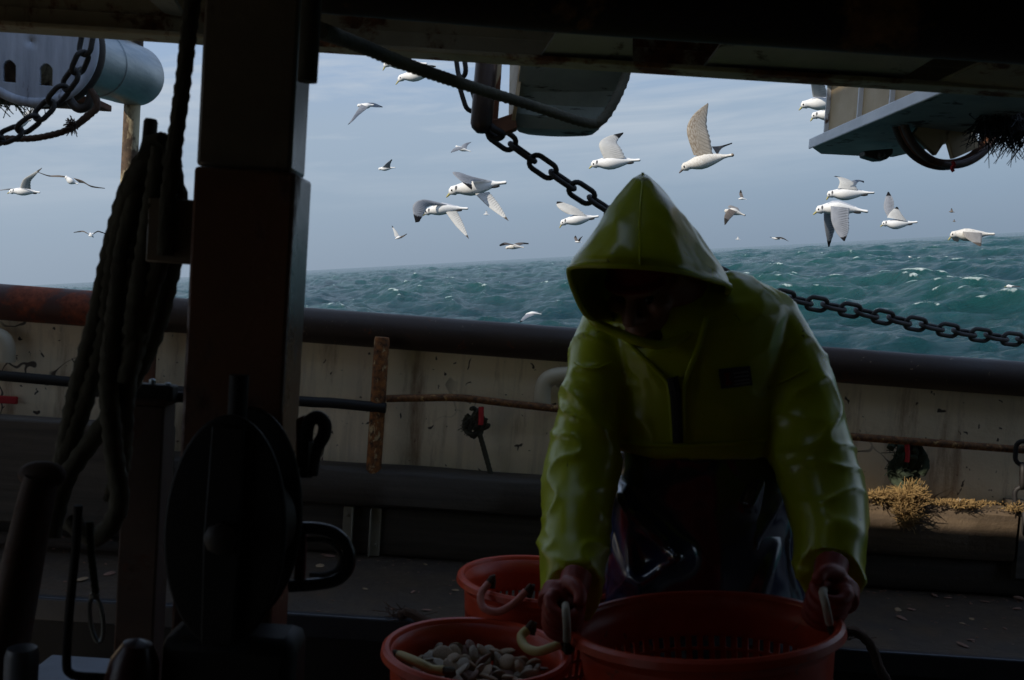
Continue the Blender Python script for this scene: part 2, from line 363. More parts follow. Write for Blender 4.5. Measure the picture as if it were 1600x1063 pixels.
class MB:
    def __init__(s): s.v = []; s.f = []; s.mi = []; s.uv = []

    def add(s, vs, fs, mi=0, uvs=None):
        o = len(s.v); s.v += [tuple(x) for x in vs]
        for k, f in enumerate(fs):
            s.f.append([i + o for i in f]); s.mi.append(mi)
            s.uv.append([uvs[i] for i in f] if uvs else [(0, 0)] * len(f))
        return s

    def grid(s, rows, closed=True, cap=True, mi=0, loop=False):
        n = len(rows[0]); m = len(rows); vs = [p for r in rows for p in r]; fs = []
        for i in range(m if loop else m - 1):
            i2 = (i + 1) % m
            for j in range(n if closed else n - 1):
                j2 = (j + 1) % n
                fs.append((i * n + j, i * n + j2, i2 * n + j2, i2 * n + j))
        if cap and closed and not loop:
            fs.append(tuple(range(n - 1, -1, -1))); fs.append(tuple((m - 1) * n + j for j in range(n)))
        return s.add(vs, fs, mi)

    def box(s, c, hx, hy, hz, ax=None, mi=0):
        c = Vector(c); A = ax or (Vector((1, 0, 0)), Vector((0, 1, 0)), Vector((0, 0, 1)))
        vs = [c + A[0] * (hx * i) + A[1] * (hy * j) + A[2] * (hz * k) for i in (-1, 1) for j in (-1, 1) for k in (-1, 1)]
        return s.add(vs, [(0, 1, 3, 2), (4, 6, 7, 5), (0, 4, 5, 1), (2, 3, 7, 6), (0, 2, 6, 4), (1, 5, 7, 3)], mi)

    def box2(s, a, b, mi=0):
        a, b = Vector(a), Vector(b); c = (a + b) / 2; h = (b - a) / 2
        return s.box(c, abs(h.x), abs(h.y), abs(h.z), None, mi)

    def tube(s, pts, r, n=12, cap=True, closed=False, mi=0, sq=1.0):
        pts = [Vector(p) for p in pts]; fr = frames(pts, closed); rows = []
        for i, (t, a, b) in enumerate(fr):
            ri = r[i] if isinstance(r, (list, tuple)) else r
            rows.append([pts[i] + a * (math.cos(q) * ri) + b * (math.sin(q) * ri * sq) for q in (2 * math.pi * k / n for k in range(n))])
        return s.grid(rows, True, cap, mi, loop=closed)

    def rope(s, pts, r, lay=None, n=12, mi=0, step=None, smooth=True):
        lay = lay or r * 5.2
        pp = catmull(pts, 8) if smooth else pts
        pp = resample(pp, step or lay / 7); fr = frames(pp); rows = []; dist = 0
        for i, (t, a, b) in enumerate(fr):
            if i: dist += (pp[i] - pp[i - 1]).length
            ph = 2 * math.pi * dist / lay
            rows.append([pp[i] + (a * math.cos(q) + b * math.sin(q)) * (r * (0.70 + 0.36 * abs(math.cos(1.5 * (q - ph))) ** 0.8)) for q in (2 * math.pi * k / n for k in range(n))])
        return s.grid(rows, True, True, mi)

    def lathe(s, o, ax, prof, n=32, mi=0, cap=True, ref=None):
        o = Vector(o); ax = Vector(ax).normalized()
        a = ref or ax.orthogonal().normalized(); b = ax.cross(a)
        rows = [[o + ax * h + (a * math.cos(q) + b * math.sin(q)) * r for q in (2 * math.pi * k / n for k in range(n))] for r, h in prof]
        return s.grid(rows, True, cap, mi)

    def prism(s, poly, vec, mi=0):
        vec = Vector(vec); poly = [Vector(p) for p in poly]; n = len(poly)
        fs = [tuple(range(n)), tuple(range(2 * n - 1, n - 1, -1))] + [(i, i + n, (i + 1) % n + n, (i + 1) % n) for i in range(n)]
        return s.add(poly + [p + vec for p in poly], fs, mi)

    def ball(s, c, rx, ry=None, rz=None, n=14, m=9, mi=0, ax=None):
        ry = ry or rx; rz = rz or rx; c = Vector(c)
        A = ax or (Vector((1, 0, 0)), Vector((0, 1, 0)), Vector((0, 0, 1)))
        rows = []
        for i in range(m + 1):
            th = math.pi * (0.02 + 0.96 * i / m); z = math.cos(th); q = math.sin(th)
            rows.append([c + A[0] * (rx * q * math.cos(2 * math.pi * k / n)) + A[1] * (ry * q * math.sin(2 * math.pi * k / n)) + A[2] * (rz * z) for k in range(n)])
        return s.grid(rows, True, True, mi)

    def shift(s, d):
        d = Vector(d); s.v = [tuple(Vector(v) + d) for v in s.v]; return s


def mesh_from(name, mb, mats, origin=(0, 0, 0), smooth=True, angle=40, uv=False):
    o = Vector(origin); me = bpy.data.meshes.new(name)
    me.from_pydata([tuple(Vector(v) - o) for v in mb.v], [], mb.f)
    for m in (mats if isinstance(mats, (list, tuple)) else [mats]):
        me.materials.append(MT[m] if isinstance(m, str) else m)
    me.polygons.foreach_set('material_index', mb.mi)
    if uv:
        l = me.uv_layers.new(name='UVMap'); l.data.foreach_set('uv', [x for f in mb.uv for p in f for x in p])
    bm = bmesh.new(); bm.from_mesh(me)
    bmesh.ops.recalc_face_normals(bm, faces=bm.faces); bm.to_mesh(me); bm.free()
    me.polygons.foreach_set('use_smooth', [smooth] * len(me.polygons))
    if smooth and angle < 180: me.set_sharp_from_angle(angle=R(angle))
    me.update(); return me


BASE = {}


def root(name, label, cat, base, group=None):
    o = bpy.data.objects.new(name, None); COL.objects.link(o); o.empty_display_size = 0.1
    o.location = base; o['label'] = label; o['category'] = cat
    if group: o['group'] = group
    BASE[o.name] = Vector(base)
    return o


def obj(name, mb, mats, parent=None, base=None, label=None, cat=None, group=None, kind=None, bevel=0, solid=0, sub=0, smooth=True, angle=40, uv=False):
    b = BASE[parent.name] if parent else Vector(base if base is not None else (0, 0, 0))
    me = mb if isinstance(mb, bpy.types.Mesh) else mesh_from(name, mb, mats, b, smooth, angle, uv)
    o = bpy.data.objects.new(name, me); COL.objects.link(o)
    if parent: o.parent = parent
    else: o.location = b
    BASE[o.name] = b
    for k, v in (('label', label), ('category', cat), ('group', group), ('kind', kind)):
        if v: o[k] = v
    if solid:
        md = o.modifiers.new('solid', 'SOLIDIFY'); md.thickness = solid; md.offset = 0
    if bevel:
        md = o.modifiers.new('bevel', 'BEVEL'); md.width = bevel; md.segments = 2; md.limit_method = 'ANGLE'
    if sub:
        md = o.modifiers.new('sub', 'SUBSURF'); md.levels = sub; md.render_levels = sub
    return o


def remesh(mb, voxel, smooth_it=6, base=(0, 0, 0), fold=None, mats='oilskin', name='shape', subd=0):
    """union overlapping shapes into one continuous skin; fold(p, n) -> displacement along the normal"""
    me = mesh_from('tmp', mb, mats)
    o = bpy.data.objects.new('tmp', me); COL.objects.link(o)
    md = o.modifiers.new('r', 'REMESH'); md.mode = 'VOXEL'; md.voxel_size = voxel
    if smooth_it:
        ms = o.modifiers.new('s', 'SMOOTH'); ms.factor = 0.5; ms.iterations = smooth_it
    dg = bpy.context.evaluated_depsgraph_get(); dg.update()
    m2 = bpy.data.meshes.new_from_object(o.evaluated_get(dg)); m2.name = name
    bpy.data.objects.remove(o); bpy.data.meshes.remove(me)
    n = len(m2.vertices); co = np.empty(n * 3); m2.vertices.foreach_get('co', co)
    if fold:
        nm = np.empty(n * 3); m2.vertices.foreach_get('normal', nm)
        co = co.reshape(-1, 3); nm = nm.reshape(-1, 3)
        for i in range(n):
            co[i] += nm[i] * fold(Vector(co[i]), Vector(nm[i]))
        co = co.reshape(-1)
    co = co.reshape(-1, 3) - np.array(base)
    m2.vertices.foreach_set('co', co.reshape(-1)); m2.update()
    m2.polygons.foreach_set('use_smooth', [True] * len(m2.polygons))
    m2.materials.clear(); m2.materials.append(MT[mats])
    return m2


# ------------------------------------------------------------------ the sea
def build_sea():
    rs = np.random.RandomState(11)
    ang_in = np.arange(-34, 34.01, 0.115)
    ang = np.radians(np.concatenate([np.arange(-180, -34, 4.0), ang_in, np.arange(38, 180.1, 4.0)]))
    r = np.concatenate([[0.5, 2, 4], np.geomspace(6, 12, 40)[:-1], np.geomspace(12, 500, 840)[:-1], np.geomspace(500, 9000, 160)])
    A, Rr = np.meshgrid(ang, r)
    X = Rr * np.sin(A); Y = Rr * np.cos(A); Z = np.zeros_like(X); DX = np.zeros_like(X); DY = np.zeros_like(X)
    SX = np.zeros_like(X); SY = np.zeros_like(X); JX = np.zeros_like(X)
    stepr = np.gradient(r)[:, None] * np.ones_like(X)
    n = 90
    lam = np.geomspace(0.55, 46, n)
    wind = R(205)
    for i in range(n):
        l = lam[i]; k = 2 * math.pi / l
        th = wind + rs.normal(0, 0.55 if l < 12 else 0.32)
        a = 0.0168 * l ** 0.82 * rs.uniform(0.5, 1.35) * (1.0 if l < 20 else (20 / l) ** 1.0)
        ph = rs.uniform(0, 2 * math.pi); c, s_ = math.cos(th), math.sin(th)
        fade = np.clip((l / stepr - 1.6) / 1.6, 0, 1)
        grp = 0.65 + 0.35 * np.sin(X * 0.021 * (1 + 0.3 * math.sin(i)) + Y * 0.017 + i)
        q = k * (c * X + s_ * Y) + ph
        am = a * fade * grp
        Z += am * np.cos(q); ch = 0.9
        DX -= ch * am * c * np.sin(q); DY -= ch * am * s_ * np.sin(q)
        JX += am * k * np.cos(q)
    far = np.clip(Rr / 1500, 0, 1)
    vis = (Rr > 12) & (Rr < 400)
    j97 = np.percentile(JX[vis], 95.5); j99 = np.percentile(JX[vis], 99.6)
    foam = np.clip((JX - j97) / (j99 - j97), 0, 1.3) * np.clip((Z + 0.15) * 3.0, 0, 1)
    # persistence of foam down the back of the crest
    X2, Y2 = X + DX, Y + DY
    m, n2 = X.shape
    co = (np.array(SEA_O)[None, :] + X2.reshape(-1, 1) * np.array(SE1) + Y2.reshape(-1, 1) * np.array(SE2) + Z.reshape(-1, 1) * np.array(SN))
    idx = np.arange(m * n2).reshape(m, n2)
    q = np.stack([idx[:-1, :-1], idx[:-1, 1:], idx[1:, 1:], idx[1:, :-1]], -1).reshape(-1, 4)
    me = bpy.data.meshes.new('sea'); nf = len(q)
    me.vertices.add(len(co)); me.vertices.foreach_set('co', co.astype(np.float32).reshape(-1))
    me.loops.add(nf * 4); me.loops.foreach_set('vertex_index', q.reshape(-1).astype(np.int32))
    me.polygons.add(nf); me.polygons.foreach_set('loop_start', (np.arange(nf) * 4).astype(np.int32))
    me.polygons.foreach_set('use_smooth', np.ones(nf, bool))
    me.update(calc_edges=True); me.validate()
    at = me.attributes.new('foam', 'FLOAT', 'POINT'); at.data.foreach_set('value', foam.astype(np.float32).reshape(-1))
    hb = me.attributes.new('crest', 'FLOAT', 'POINT'); hb.data.foreach_set('value', Z.astype(np.float32).reshape(-1))
    mt, nt, b = mat_new('sea_water')
    Nn = nt.nodes.new; t = Nn('ShaderNodeTexCoord').outputs['Object']
    at = Nn('ShaderNodeAttribute'); at.attribute_name = 'foam'
    cr = Nn('ShaderNodeAttribute'); cr.attribute_name = 'crest'
    big = noisen(nt, t, 0.05, 4)
    c = mixrgb(nt, rng(nt, cr.outputs['Fac'], -0.7, 0.9), (0.003, 0.027, 0.034), (0.008, 0.060, 0.056))
    c = mixrgb(nt, rng(nt, big, 0.35, 0.65, 0, 0.5), c, (0.006, 0.036, 0.052))
    fn = noisen(nt, mapped(nt, t, (1, 1, 1)), 1.1, 8, 0.72, 0.8)
    add = Nn('ShaderNodeMath'); add.operation = 'MULTIPLY_ADD'; nt.links.new(at.outputs['Fac'], add.inputs[0]); add.inputs[1].default_value = 0.46
    nt.links.new(fn, add.inputs[2])
    fm = rng(nt, add.outputs[0], 0.74, 0.90)
    fbr = noisen(nt, t, 5.0, 5, 0.7)
    c = mixrgb(nt, fm, c, mixrgb(nt, rng(nt, fbr, 0.38, 0.62), (0.10, 0.20, 0.20), (0.52, 0.58, 0.58)))
    nt.links.new(c, b.inputs['Base Color'])
    rr = rng(nt, fm, 0, 1, 0.13, 0.7); nt.links.new(rr, b.inputs['Roughness'])
    b.inputs['IOR'].default_value = 1.33; b.inputs['Specular IOR Level'].default_value = 0.25
    h1 = noisen(nt, t, 1.3, 9, 0.66, 0.5)
    bumpn(nt, b, h1, 1.0, 0.42)
    me.materials.append(mt)
    o = bpy.data.objects.new('sea', me); COL.objects.link(o); o['kind'] = 'structure'
    return co.reshape(m, n2, 3), r, ang


SEA_CO, SEA_R, SEA_A = build_sea()


def sea_point(px, py):
    """first sea vertex that projects close to this pixel"""
    rel = SEA_CO - np.array(CAM)
    z = rel @ np.array(_f); x = rel @ np.array(_r) / np.maximum(z, .01) * FPX + 800; y = 531.5 - rel @ np.array(_u) / np.maximum(z, .01) * FPX
    d = np.hypot(x - px, y - py) + np.where(z < 8, 1e6, 0)
    i = np.unravel_index(np.argmin(d + z * 0.02), d.shape)
    return Vector(SEA_CO[i])


# ------------------------------------------------------------------ the boat: decks, deckhouse
DZ, SZ, LIPY, WALLY = 0.16, 0.46, 2.55, 3.25     # lower deck, side deck, its edge, the bulwark
obj('deck', MB().box2((-4, -4.5, DZ - 0.06), (5, LIPY - 0.03, DZ)), 'dark_deck', kind='structure', base=(0, 0, DZ))
sd = MB().box2((-4, LIPY, 0.0), (5, WALLY + 0.10, SZ))
obj('side_deck', sd, 'deck', kind='structure', base=(0, 3, SZ))
obj('side_deck_edge', MB().box2((-4, LIPY - 0.028, SZ - 0.05), (5, LIPY - 0.001, SZ + 0.012)), 'lip', kind='structure', base=(0, LIPY, SZ), bevel=0.006)

obj('side_deck_shade_riser', MB().box2((-4, LIPY - .020, DZ), (5, LIPY - .001, SZ - .051)), 'black_steel', kind='structure', base=(0, LIPY, DZ))  # black sheet over the front face, standing in for shade below the lip
dh = root('shade_house', 'unseen, dark painted deckhouse and shelter roof that shades the foreground', 'shade_house', (0, -1, DZ))  # unseen enclosure, added to block the sun and keep the foreground dark
# the roof has a narrow gap cut to let one shaft of sun down to the bulwark foot
rf = MB()
for a_, b__ in (((-2.7, -4.4), (3.6, 1.74)), ((-2.7, 1.9951), (3.6, 2.42)), ((-2.7, 1.7401), (-.66, 1.995)), ((.22, 1.7401), (3.6, 1.995))):
    rf.box2((*a_, 2.14), (*b__, 2.22))
obj('roof', rf, 'house', dh)
obj('light_block_wall', MB().box2((3.5, -4.4, DZ), (3.6, 1.6, 2.14)), 'house', dh)  # added out of view to keep light out from the right
obj('back_wall', MB().box2((-2.7, -4.5, DZ), (3.6, -4.4, 2.14)), 'house', dh)
hw = MB()
hw.box2((-2.8, -4.4, DZ), (-2.7, 2.75, 0.50)); hw.box2((-2.8, 1.95, 0.501), (-2.7, 2.75, 1.55)); hw.box2((-2.8, -4.4, 0.501), (-2.7, -0.4, 1.55))
hw.box2((-2.8, -4.4, 1.551), (-2.7, 2.75, 3.78)); hw.box2((-2.8, -4.4, 4.721), (-2.7, 2.75, 5.4))
hw.box2((-2.8, -4.4, 3.781), (-2.7, -.32, 4.72)); hw.box2((-2.8, .52, 3.781), (-2.7, 2.75, 4.72))
obj('light_block_wall', hw, 'house', dh)  # tall unseen wall added to block the sun, its openings cut for light

# ------------------------------------------------------------------ bulwark
bw = root('bulwark', 'scuffed cream steel bulwark with a dark rounded top rail along the side deck', 'bulwark', (0, WALLY, SZ))
RZ = 1.255
obj('plate', MB().box2((-4, WALLY, SZ), (5, WALLY + 0.03, RZ - 0.12)), 'bulwark', bw)
sheer = lambda x: RZ - .060 - .0108 * (x + 1.67)
rp = [Vector((x, WALLY - 0.01, sheer(x))) for x in np.linspace(-1.12, 5, 40)]
obj('top_rail', MB().tube(rp, 0.057, 20), 'rail', bw)
obj('top_rail', MB().tube([Vector((x, WALLY - 0.01, sheer(x))) for x in np.linspace(-4, -1.121, 20)], 0.059, 20), 'rail_red', bw, label='rail length with worn orange red paint')


def onwall(px, py, off): return P(px, py, WALLY - off)


# rusty stanchion, its bars
def stan(px0, py0, px1, py1, r, mat, off, lab=None):
    a = onwall(px0, py0, off); b = onwall(px1, py1, off)
    return obj('stanchion', MB().tube([a, a.lerp(b, .02), a.lerp(b, .5), b], [r * .9, r, r, r], 16), mat, bw, label=lab)


stan(597, 527, 582, 762, 0.0245, 'rust_post', 0.10, 'rusty stanchion with flaking orange and cream paint')
stan(240, 470, 228, 690, 0.018, 'rust', 0.08, 'thin red brown stanchion behind the ropes')
obj('guard_bar', MB().tube(catmull([onwall(-300, 560, .115), onwall(100, 596, .115), onwall(455, 626, .115), onwall(520, 630, .115), onwall(603, 638, .115)], 4), 0.0165, 12), 'black_steel', bw, label='black guard bar left of the rusty stanchion')
obj('guard_bar', MB().tube(catmull([onwall(604, 623, .10), onwall(660, 622, .10), onwall(720, 622, .10), onwall(790, 630, .10), onwall(900, 642, .10), onwall(1100, 662, .10)], 6), 0.012, 12), 'rust_bar', bw, label='rusty bent guard bar')
obj('guard_bar', MB().tube(catmull([onwall(1240, 674, .10), onwall(1350, 684, .10), onwall(1480, 694, .10), onwall(1640, 706, .10), onwall(2600, 776, .10)], 6), 0.0125, 12), 'rust_bar', bw, label='straight rusty guard bar at the right')
# mooring eyes (bent white pipe ends)
MT['pipe_white'] = surf('pipe_white', (0.55, 0.49, 0.36), (0.46, 0.40, 0.29), 0.45, rust=(0.2, 0.12, 0.06), rust_amt=0.33, rust_scale=14)
for pp, lab in (([(848, 636), (848, 612), (853, 596), (868, 588), (890, 586)], 'curved cream pipe bend by the fisherman\'s sleeve'),
                ([(-40, 524), (-10, 524), (4, 530), (10, 545), (10, 566)], 'cream pipe bend at the left edge')):
    pts = [onwall(x, y, .06 if i < 4 else .06) for i, (x, y) in enumerate(pp)]
    obj('pipe_bend', MB().tube(catmull(pts, 5), 0.027, 16), 'pipe_white', bw, label=lab)
obj('red_tag', MB().box(onwall(10, 625, .02), .035, .008, .012), 'red_twine', bw, bevel=.003)
# planks along the foot of the bulwark
def plank(x0, x1, z0, z1, off, th, mat, label):
    mb = MB(); n = 30; rows = []
    for i in range(n + 1):
        x = x0 + (x1 - x0) * i / n; j = lambda s: (noise.noise(Vector((x * 3, s, z0 * 9)))) * 0.006
        y1 = WALLY - off; y0 = y1 - th
        rows.append([(x, y0 + 0.01, z0 + j(1)), (x, y0 + j(2), z0 + .012), (x, y0 + j(3), z1 - .014), (x, y0 + .014, z1 + j(4)), (x, y1, z1 + j(5)), (x, y1, z0)])
    mb.grid(rows); o = obj('wooden_plank', mb, mat, base=(0, WALLY - off, z0), label=label, cat='plank', angle=50); return o


xr = P(1583, 800, WALLY - .1).x
plank(-1.75, 0.45, 0.625, 0.745, 0.004, 0.12, 'wood', 'dark wet plank under the rusty stanchion, upper one along the bulwark foot')
plank(0.47, xr, 0.585, 0.745, 0.004, 0.13, 'wood_brown', 'brown encrusted plank topped with tufts of dry weed')
plank(xr + .012, 4.5, 0.52, 0.765, 0.004, 0.12, 'wood', 'dark plank end at the right edge under the hanging chain')
plank(-1.75, 0.6, SZ + .002, 0.62, 0.004, 0.085, 'wood', 'lower dark plank with two steel straps on its face')
plank(0.62, 4.5, SZ + .002, 0.58, 0.004, 0.09, 'wood', 'lower dark plank below the weedy brown one')
for px in (545, 588):
    a = P(px, 806, WALLY - .095); b = P(px - 3, 866, WALLY - .095)
    mb = MB(); mb.box2((a.x - .017, a.y - .006, SZ + .004), (a.x + .017, a.y + .004, 0.618))
    mb.box2((a.x + (.013 if px < 560 else -.017), a.y - .03, SZ + .004), (a.x + (.017 if px < 560 else -.013), a.y - .0065, 0.618))
    for zz in (0.50, 0.59): mb.lathe((a.x - (.003 if px < 560 else -.003), a.y - .006, zz), (0, -1, 0), [(.006, 0), (.006, .004), (.003, .006)], 8)
    obj('steel_strap', mb, surf('strap_paint', (0.30, 0.27, 0.2), (0.2, 0.18, 0.14), .5, rust=(.12, .06, .03), rust_amt=.42), base=(a.x, a.y, SZ), bevel=.002,
        label='steel angle strap on the lower plank, ' + ('left one' if px < 560 else 'right one with a bolt head') + ' of the pair', cat='strap', group='steel straps on the lower plank')
b_ = MB().box(P(60, 735, 3.0), .40, .04, .16)
obj('wooden_board', b_, 'wood', base=P(60, 800, 3.0), bevel=.01, label='dark board leaning at the bulwark behind the hanging ropes', cat='board')

# ------------------------------------------------------------------ overhead beam in front of the side deck
BY = 2.42
bz = lambda px, py: P(px, py, BY).z
BOT = sum(P(x, y, BY).z for x, y in ((20, 53), (300, 69), (800, 96), (1250, 136))) / 4
bm_ = root('overhead_beam', 'long cream painted steel beam with rusty lower flange across the top', 'beam', (0, BY, BOT))
obj('web', MB().box2((-3.2, BY + .005, BOT + .01), (4, BY + .02, 2.139)), 'beam_paint', bm_)
obj('flange', MB().box2((-3.2, BY - .07, BOT), (4, BY + .004, BOT + .012)), 'beam_paint', bm_, bevel=.003)
obj('flange', MB().box2((-3.2, BY - .012, BOT + .0125), (4, BY + .004, BOT + .06)), 'beam_paint', bm_, bevel=.003)
def gusset(pxs, mat, dy=.30):
    a = [P(x, y, BY) for x, y in pxs]; mb = MB()
    top = [Vector((p.x, BY - dy * k, p.z)) for p, k in zip(a, (1, 1, .05, .05))]
    mb.prism(top, (0, .012, 0.008)); return obj('gusset', mb, mat, bm_, bevel=.002)
gusset([(895, 52), (965, 52), (988, 106), (838, 100)], 'pale_paint')
gusset([(1130, 62), (1460, 88), (1390, 134), (1090, 118)], 'pale_paint')
gusset([(1500, 118), (1700, 100), (1700, 165), (1440, 142)], 'beam_paint')
gusset([(215, -20), (290, -20), (292, 30), (260, 24)], 'pale_paint')
hp = [P(x, y, 1.72) for x, y in ((490, -38), (900, -5), (1300, 22), (1700, 50))]
obj('overhead_pipe', MB().tube(catmull(hp, 10), .061, 24), surf('sooty_pipe', (.014, .012, .011), (.02, .016, .013), .6, rust=(.26, .13, .05), rust_amt=.40, rust_scale=3), base=hp[1], label='thick sooty rust flecked pipe under the roof in front of the beam', cat='pipe')
mb = MB()
for k in range(3): mb.tube([P(1000 + 120 * k - 200, -30, 2.2), P(1000 + 120 * k - 200, -30, 2.2) + Vector((0, 0, .2))], .02, 8)

# ------------------------------------------------------------------ gallows above the rail, outside the beam
gz = 2.42
gf = root('gallows', 'heavy gallows boom above the bulwark, mostly above the picture', 'gallows', (0, 3.5, RZ))
obj('boom', MB().tube([(-4, 3.62, 2.55), (4, 3.62, 2.55)], .09, 16), 'cream_rust', gf)
pz_top, pz_bot = P(206, 60, 3.62), P(180, 470, 3.62)
px_ = P(205, 200, 3.95)
mb = MB().tube([Vector((px_.x, 3.62, 2.47)), Vector((px_.x, 3.62, 1.9)), Vector((px_.x, 3.45, 1.6)), Vector((px_.x, 3.30, RZ - .02))][0:1] + [Vector((px_.x, 3.95, 2.5 - .01 * i)) for i in (0, 60, 140, 220)], .031, 16)
obj('leg', mb, 'cream_rust', gf, label='rust streaked cream post left of the ropes')
mb = MB().box2((P(-60, 158, 3.6).x, 3.36, P(60, 160, 3.45).z - .006), (P(190, 156, 3.6).x, 3.52, P(60, 160, 3.45).z + .016))
obj('bracket_plate', mb, 'rust', gf, bevel=.003)

# sheave and roller, top left
c0 = P(50, 66, 3.15); c1 = P(196, 113, 3.85)
ax = (c1 - c0).normalized()
sh = root('gallows_sheave', 'pale blue grey sheave wheel with galvanised roller, top left corner', 'sheave', c0)
fx = Vector((0.16, -0.97, -0.10)).normalized()
RS = 0.192
mbd = MB()
a_ = Vector((1, 0, 0)); a_ = (a_ - fx * a_.dot(fx)).normalized(); b2 = fx.cross(a_)
# solid disc with two arched slots low on its face
nseg = 360; rr = [.001, .03, .05] + [.06 + .002 * i for i in range(50)] + [RS - .02, RS - .012]
up_ = Vector((0, 0, 1)); up_ = (up_ - fx * up_.dot(fx)).normalized(); rt_ = up_.cross(fx)
if rt_.x < 0: rt_ = -rt_
def in_slot(p):
    d = p - c0; x, z = d.dot(rt_), d.dot(up_)
    for cx_ in (-.063, .045, .150):
        if abs(x - cx_) < .019 and -.130 < z < -.078 + .016 * (1 - ((x - cx_) / .019) ** 2): return True
    return False
vs = [c0 + (a_ * math.cos(2 * math.pi * j / nseg) + b2 * math.sin(2 * math.pi * j / nseg)) * r_ for r_ in rr for j in range(nseg)]; fs = []
for k in range(len(rr) - 1):
    for j in range(nseg):
        f = (k * nseg + j, k * nseg + (j + 1) % nseg, (k + 1) * nseg + (j + 1) % nseg, (k + 1) * nseg + j)
        if not in_slot((vs[f[0]] + vs[f[2]]) / 2): fs.append(f)
mbd.add(vs, fs)
obj('disc', mbd, 'sheave_paint', sh, solid=.016)
obj('back_disc', MB().lathe(c0 - fx * .075, fx, [(.05, 0), (RS - .01, 0), (RS - .01, .006), (.05, .006)], 48), 'cream_rust', sh)
ringp = [c0 + (a_ * math.cos(q) + b2 * math.sin(q)) * (RS - .008) for q in (2 * math.pi * k / 72 for k in range(72))]
obj('rim', MB().tube(ringp, .016, 12, closed=True), 'sheave_paint', sh)
obj('rim', MB().tube([p - fx * .085 for p in ringp], .016, 12, closed=True), 'dark_steel', sh)
obj('hub', MB().lathe(c0 + fx * .012, fx, [(.05, -.09), (.05, -.02), (.034, -.015), (.03, -.008)], 24), 'sheave_paint', sh)
prof = [(.118, 0.03), (.118, .3), (.121, .302), (.121, .31), (.118, .312), (.118, .52), (.119, .53), (.117, .66), (.11, .68), (.09, .69)]
obj('roller', MB().lathe(c0 - fx * .06 + ax * .10, ax, prof, 40), 'galv', sh)
wire = MB()
for k in range(60):
    a = P(random.uniform(-20, 70), random.uniform(150, 162), 3.4)
    wire.tube([a, a + Vector((random.uniform(-.03, .05), random.uniform(-.02, .02), random.uniform(-.07, .0)))], .0016, 4)
obj('net_tuft', wire, surf('net_green', (.10, .17, .10), (.06, .11, .07), .8), base=P(20, 160, 3.4), kind='stuff', label='frayed green netting strands under the pale sheave', cat='netting')

# chain links
def link_mesh(L_, W_, d):
    mb = MB(); hs = L_ / 2 - W_ / 2; rr = W_ / 2 - d / 2; pts = []
    for k in range(9): q = -math.pi / 2 + math.pi * k / 8; pts.append((hs + rr * math.cos(q), rr * math.sin(q), 0))
    for k in range(9): q = math.pi / 2 + math.pi * k / 8; pts.append((-hs + rr * math.cos(q), rr * math.sin(q), 0))
    mb.tube(pts, d / 2, 10, closed=True)
    return mesh_from('chain_link', mb, 'chain', angle=180)


def chain(name, label, pts, L_, W_, d, group=None, twist=0.0):
    pp = catmull(pts, 12); pitch = L_ - 2 * d
    pp = resample(pp, pitch)
    r_ = root(name, label, 'chain', pp[0], group); me = link_mesh(L_, W_, d)
    for i in range(len(pp) - 1):
        t = (pp[i + 1] - pp[i]).normalized(); c = (pp[i] + pp[i + 1]) / 2 - pp[0]
        up = Vector((0, 1, 0)) if i % 2 == 0 else t.cross(Vector((0, 1, 0)))
        up = (up - t * up.dot(t)).normalized()
        if i % 2 == 0: up.rotate(Matrix.Rotation(0.35 + twist, 3, t))
        else: up.rotate(Matrix.Rotation(0.35 + twist + random.uniform(-.1, .1), 3, t))
        s_ = up.cross(t)
        o = bpy.data.objects.new('chain_link', me); COL.objects.link(o); o.parent = r_
        m = Matrix.Identity(4)
        for k in range(3): m[k][0], m[k][1], m[k][2], m[k][3] = t[k], s_[k], up[k], c[k]
        o.matrix_local = m
    return r_


chain('iron_chain', 'heavy black chain running from the gallows down behind the hooded fisherman', [P(768, 204, 3.25), P(850, 262, 3.3), P(945, 325, 3.4), P(1080, 408, 3.6), P(1180, 452, 3.75), P(1250, 470, 3.85), P(1330, 485, 3.95), P(1420, 504, 4.05), P(1520, 522, 4.15), P(1680, 538, 4.3), P(2000, 548, 4.6), P(2500, 540, 5.0)], .118, .068, .018)
chain('iron_chain', 'black chain hanging beside the pale sheave at top left', [P(138, 50, 2.95), P(132, 82, 2.95), P(118, 115, 2.97), P(92, 148, 3.0), P(62, 180, 3.0), P(30, 205, 3.0), P(-30, 228, 3.0)], .088, .058, .0155)
chain('iron_chain', 'short black chain hanging left of the brown roller bracket', [P(716, 70, 3.2), P(722, 115, 3.2), P(729, 150, 3.2), P(740, 178, 3.2)], .11, .062, .016, twist=.6)
chain('iron_chain', 'dark chain hanging down the bulwark at the right edge', [onwall(1600, 690, .13), onwall(1597, 740, .13), onwall(1598, 790, .13), onwall(1602, 835, .15)], .09, .058, .015)

# hook and brown rope end at the left
hk = [P(x, y, 3.2) for x, y in ((103, 142), (110, 158), (122, 170), (136, 166), (142, 152), (146, 142))]
obj('steel_hook', MB().tube(catmull(hk, 5), [.014] * 26, 10), 'dark_steel', base=hk[2], label='dark curved hook hanging under the galvanised roller', cat='hook')
rp_ = [P(x, y, 3.15) for x, y in ((142, 140), (152, 160), (148, 172), (130, 188), (112, 200), (85, 210), (40, 217), (-40, 214))]
mb = MB().rope(rp_, .0105)
mb.rope([P(x, y, 3.15) for x, y in ((149, 150), (152, 168), (138, 180), (122, 194))], .011)
for k in range(90):
    a = P(114 + random.uniform(-5, 5), 197 + random.uniform(-6, 6), 3.14)
    d = Vector((random.uniform(-1, .6), random.uniform(-1, 1), random.uniform(-1, 1))) * .022
    mb.tube([a, a + d], .0014, 4)
obj('rope_end', mb, 'rope_brown', base=rp_[3], label='brown rope with a frayed knot hanging below the hook', cat='rope')

